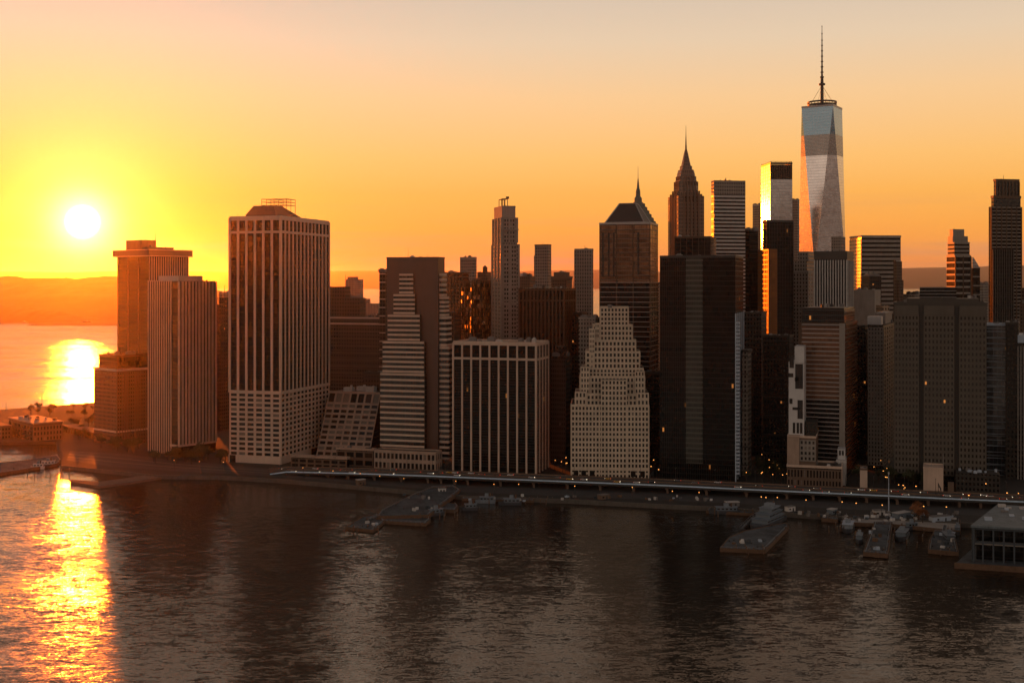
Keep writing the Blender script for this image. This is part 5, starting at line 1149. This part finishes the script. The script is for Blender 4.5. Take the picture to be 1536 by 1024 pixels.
def gangway(label, a, b, za, zb_):
    p, r = G(*a, za), G(*b, zb_); r0 = empty('gangway', (p.x, p.y, za), label, 'gangway'); d = Vector((r.x-p.x, r.y-p.y, zb_-za)); n = Vector((-d.y, d.x, 0)).normalized()*.9
    w = MB(); i = [tuple(n), tuple(-n), tuple(d-n), tuple(d+n)]; w.loft([[tuple(Vector(v)+Vector((0, 0, h))) for v in i] for h in (-.15, .1)]); w.build('walkway', M['deck'], r0)
    for s in (1, -1):
        m = MB()
        for j in range(7): c_ = d*(j/6)+n*s; m.tube(tuple(c_), tuple(c_+Vector((0, 0, 1.2))), .07, .07, 5)
        m.tube(tuple(n*s+Vector((0, 0, 1.2))), tuple(d+n*s+Vector((0, 0, 1.2))), .08, .08, 5); m.build('handrail', M['boatroof0'], r0)
gangway('railed gangway from the quay down to the ferry', (1150, 764), (1128, 776), 2.6, 2.4)
gangway('second railed gangway curving beside the ferry stern', (1128, 776), (1112, 792), 2.4, 1.9)
gangway('railed gangway onto the low outer float', (566, 774), (552, 780), 3.4, 1.6)
gangway('railed gangway onto the short wide pier', (1418, 787), (1416, 797), 2.5, 2.3)
boat('low flat work barge moored right of the short wide pier', 1424, 812, 18, 6, 262, 1)
boat('grey launch moored left of the narrow pier', 1289, 812, 13, 4.4, 250, 1)
boat('dark launch lying between the short berth and the walkway', 704, 765, 11, 4, 190, 1)
boat('long grey boat tied along the walkway left of the ferry', 1086, 770, 20, 5, 178, 1)
boat('small launch moored left of the big pier shed', 1436, 800, 10, 3.6, 250, 1)
boat('small grey boat moored below the quay platform', 1366, 794, 10, 3.6, 200, 1)
for t, lb in ((.30, 'sign gantry over the highway in front of the nine bay block'), (.53, 'sign gantry over the highway left of the black glass tower base'), (.80, 'sign gantry over the highway near the blank tan block')):
    p = along(t); p2 = along(t+.004); d = (p2-p).normalized(); n = Vector((-d.y, d.x, 0)); r0 = empty('sign_gantry', tuple(p), lb, 'sign gantry')
    m = MB(); a = n*.4; b = n*23.4
    for v in (a, b): m.tube((v.x, v.y, 0), (v.x, v.y, 6.6), .2, .18)
    for h in (5.6, 6.5): m.tube((a.x, a.y, h), (b.x, b.y, h), .14, .14)
    m.build('frame', M['steel'], r0)
    for s in (6, 17): v = n*s; MB().box(v.x, v.y, 4.6, 4.5, .2, 2.2, math.atan2(n.y, n.x)).build('sign_panel', M['slate'], r0)
lampC = None; q = random.Random(9)
for i in range(30):
    p = along(.06+.92*i/30); d = (along(min(1, .06+.92*i/30+.004))-p).normalized(); n = Vector((-d.y, d.x, 0))
    if lampC is None:
        lampC = empty('light_pole', (0, 0, -50), 'thin unlit light pole standing on the median of the elevated highway', 'light pole', 'light poles on the highway')
        MB().tube((0, 0, 0), (0, 0, 10), .17, .1, 6).build('pole', M['steel'], lampC); MB().tube((0, -2.4, 10.1), (0, 2.4, 10.1), .1, .1, 5).build('arm', M['steel'], lampC)
        for s in (-2.4, 2.4): MB().box(0, s, 9.95, .35, .9, .2).build('lamp_head', M['greymetal'], lampC)
        o = lampC
    else: o = copy_tree(lampC)
    v = p+n*11.9; o.location = (v.x, v.y, v.z+.85); o.rotation_euler = (0, 0, math.atan2(d.y, d.x))
crates(1190, 1262, 768, 775, 16, 'small crate standing on the quay between the ferry and the square float', 'crates right of the ferry', 2.5, 7)
crates(700, 1080, 744, 752, 26, 'small crate lined up along the seawall below the highway', 'crates along the seawall', 2.5, 8)
crates(1300, 1436, 770, 776, 22, 'small crate stacked under the edge of the highway on the right', 'crates under the highway', 2.5, 9)
haze()
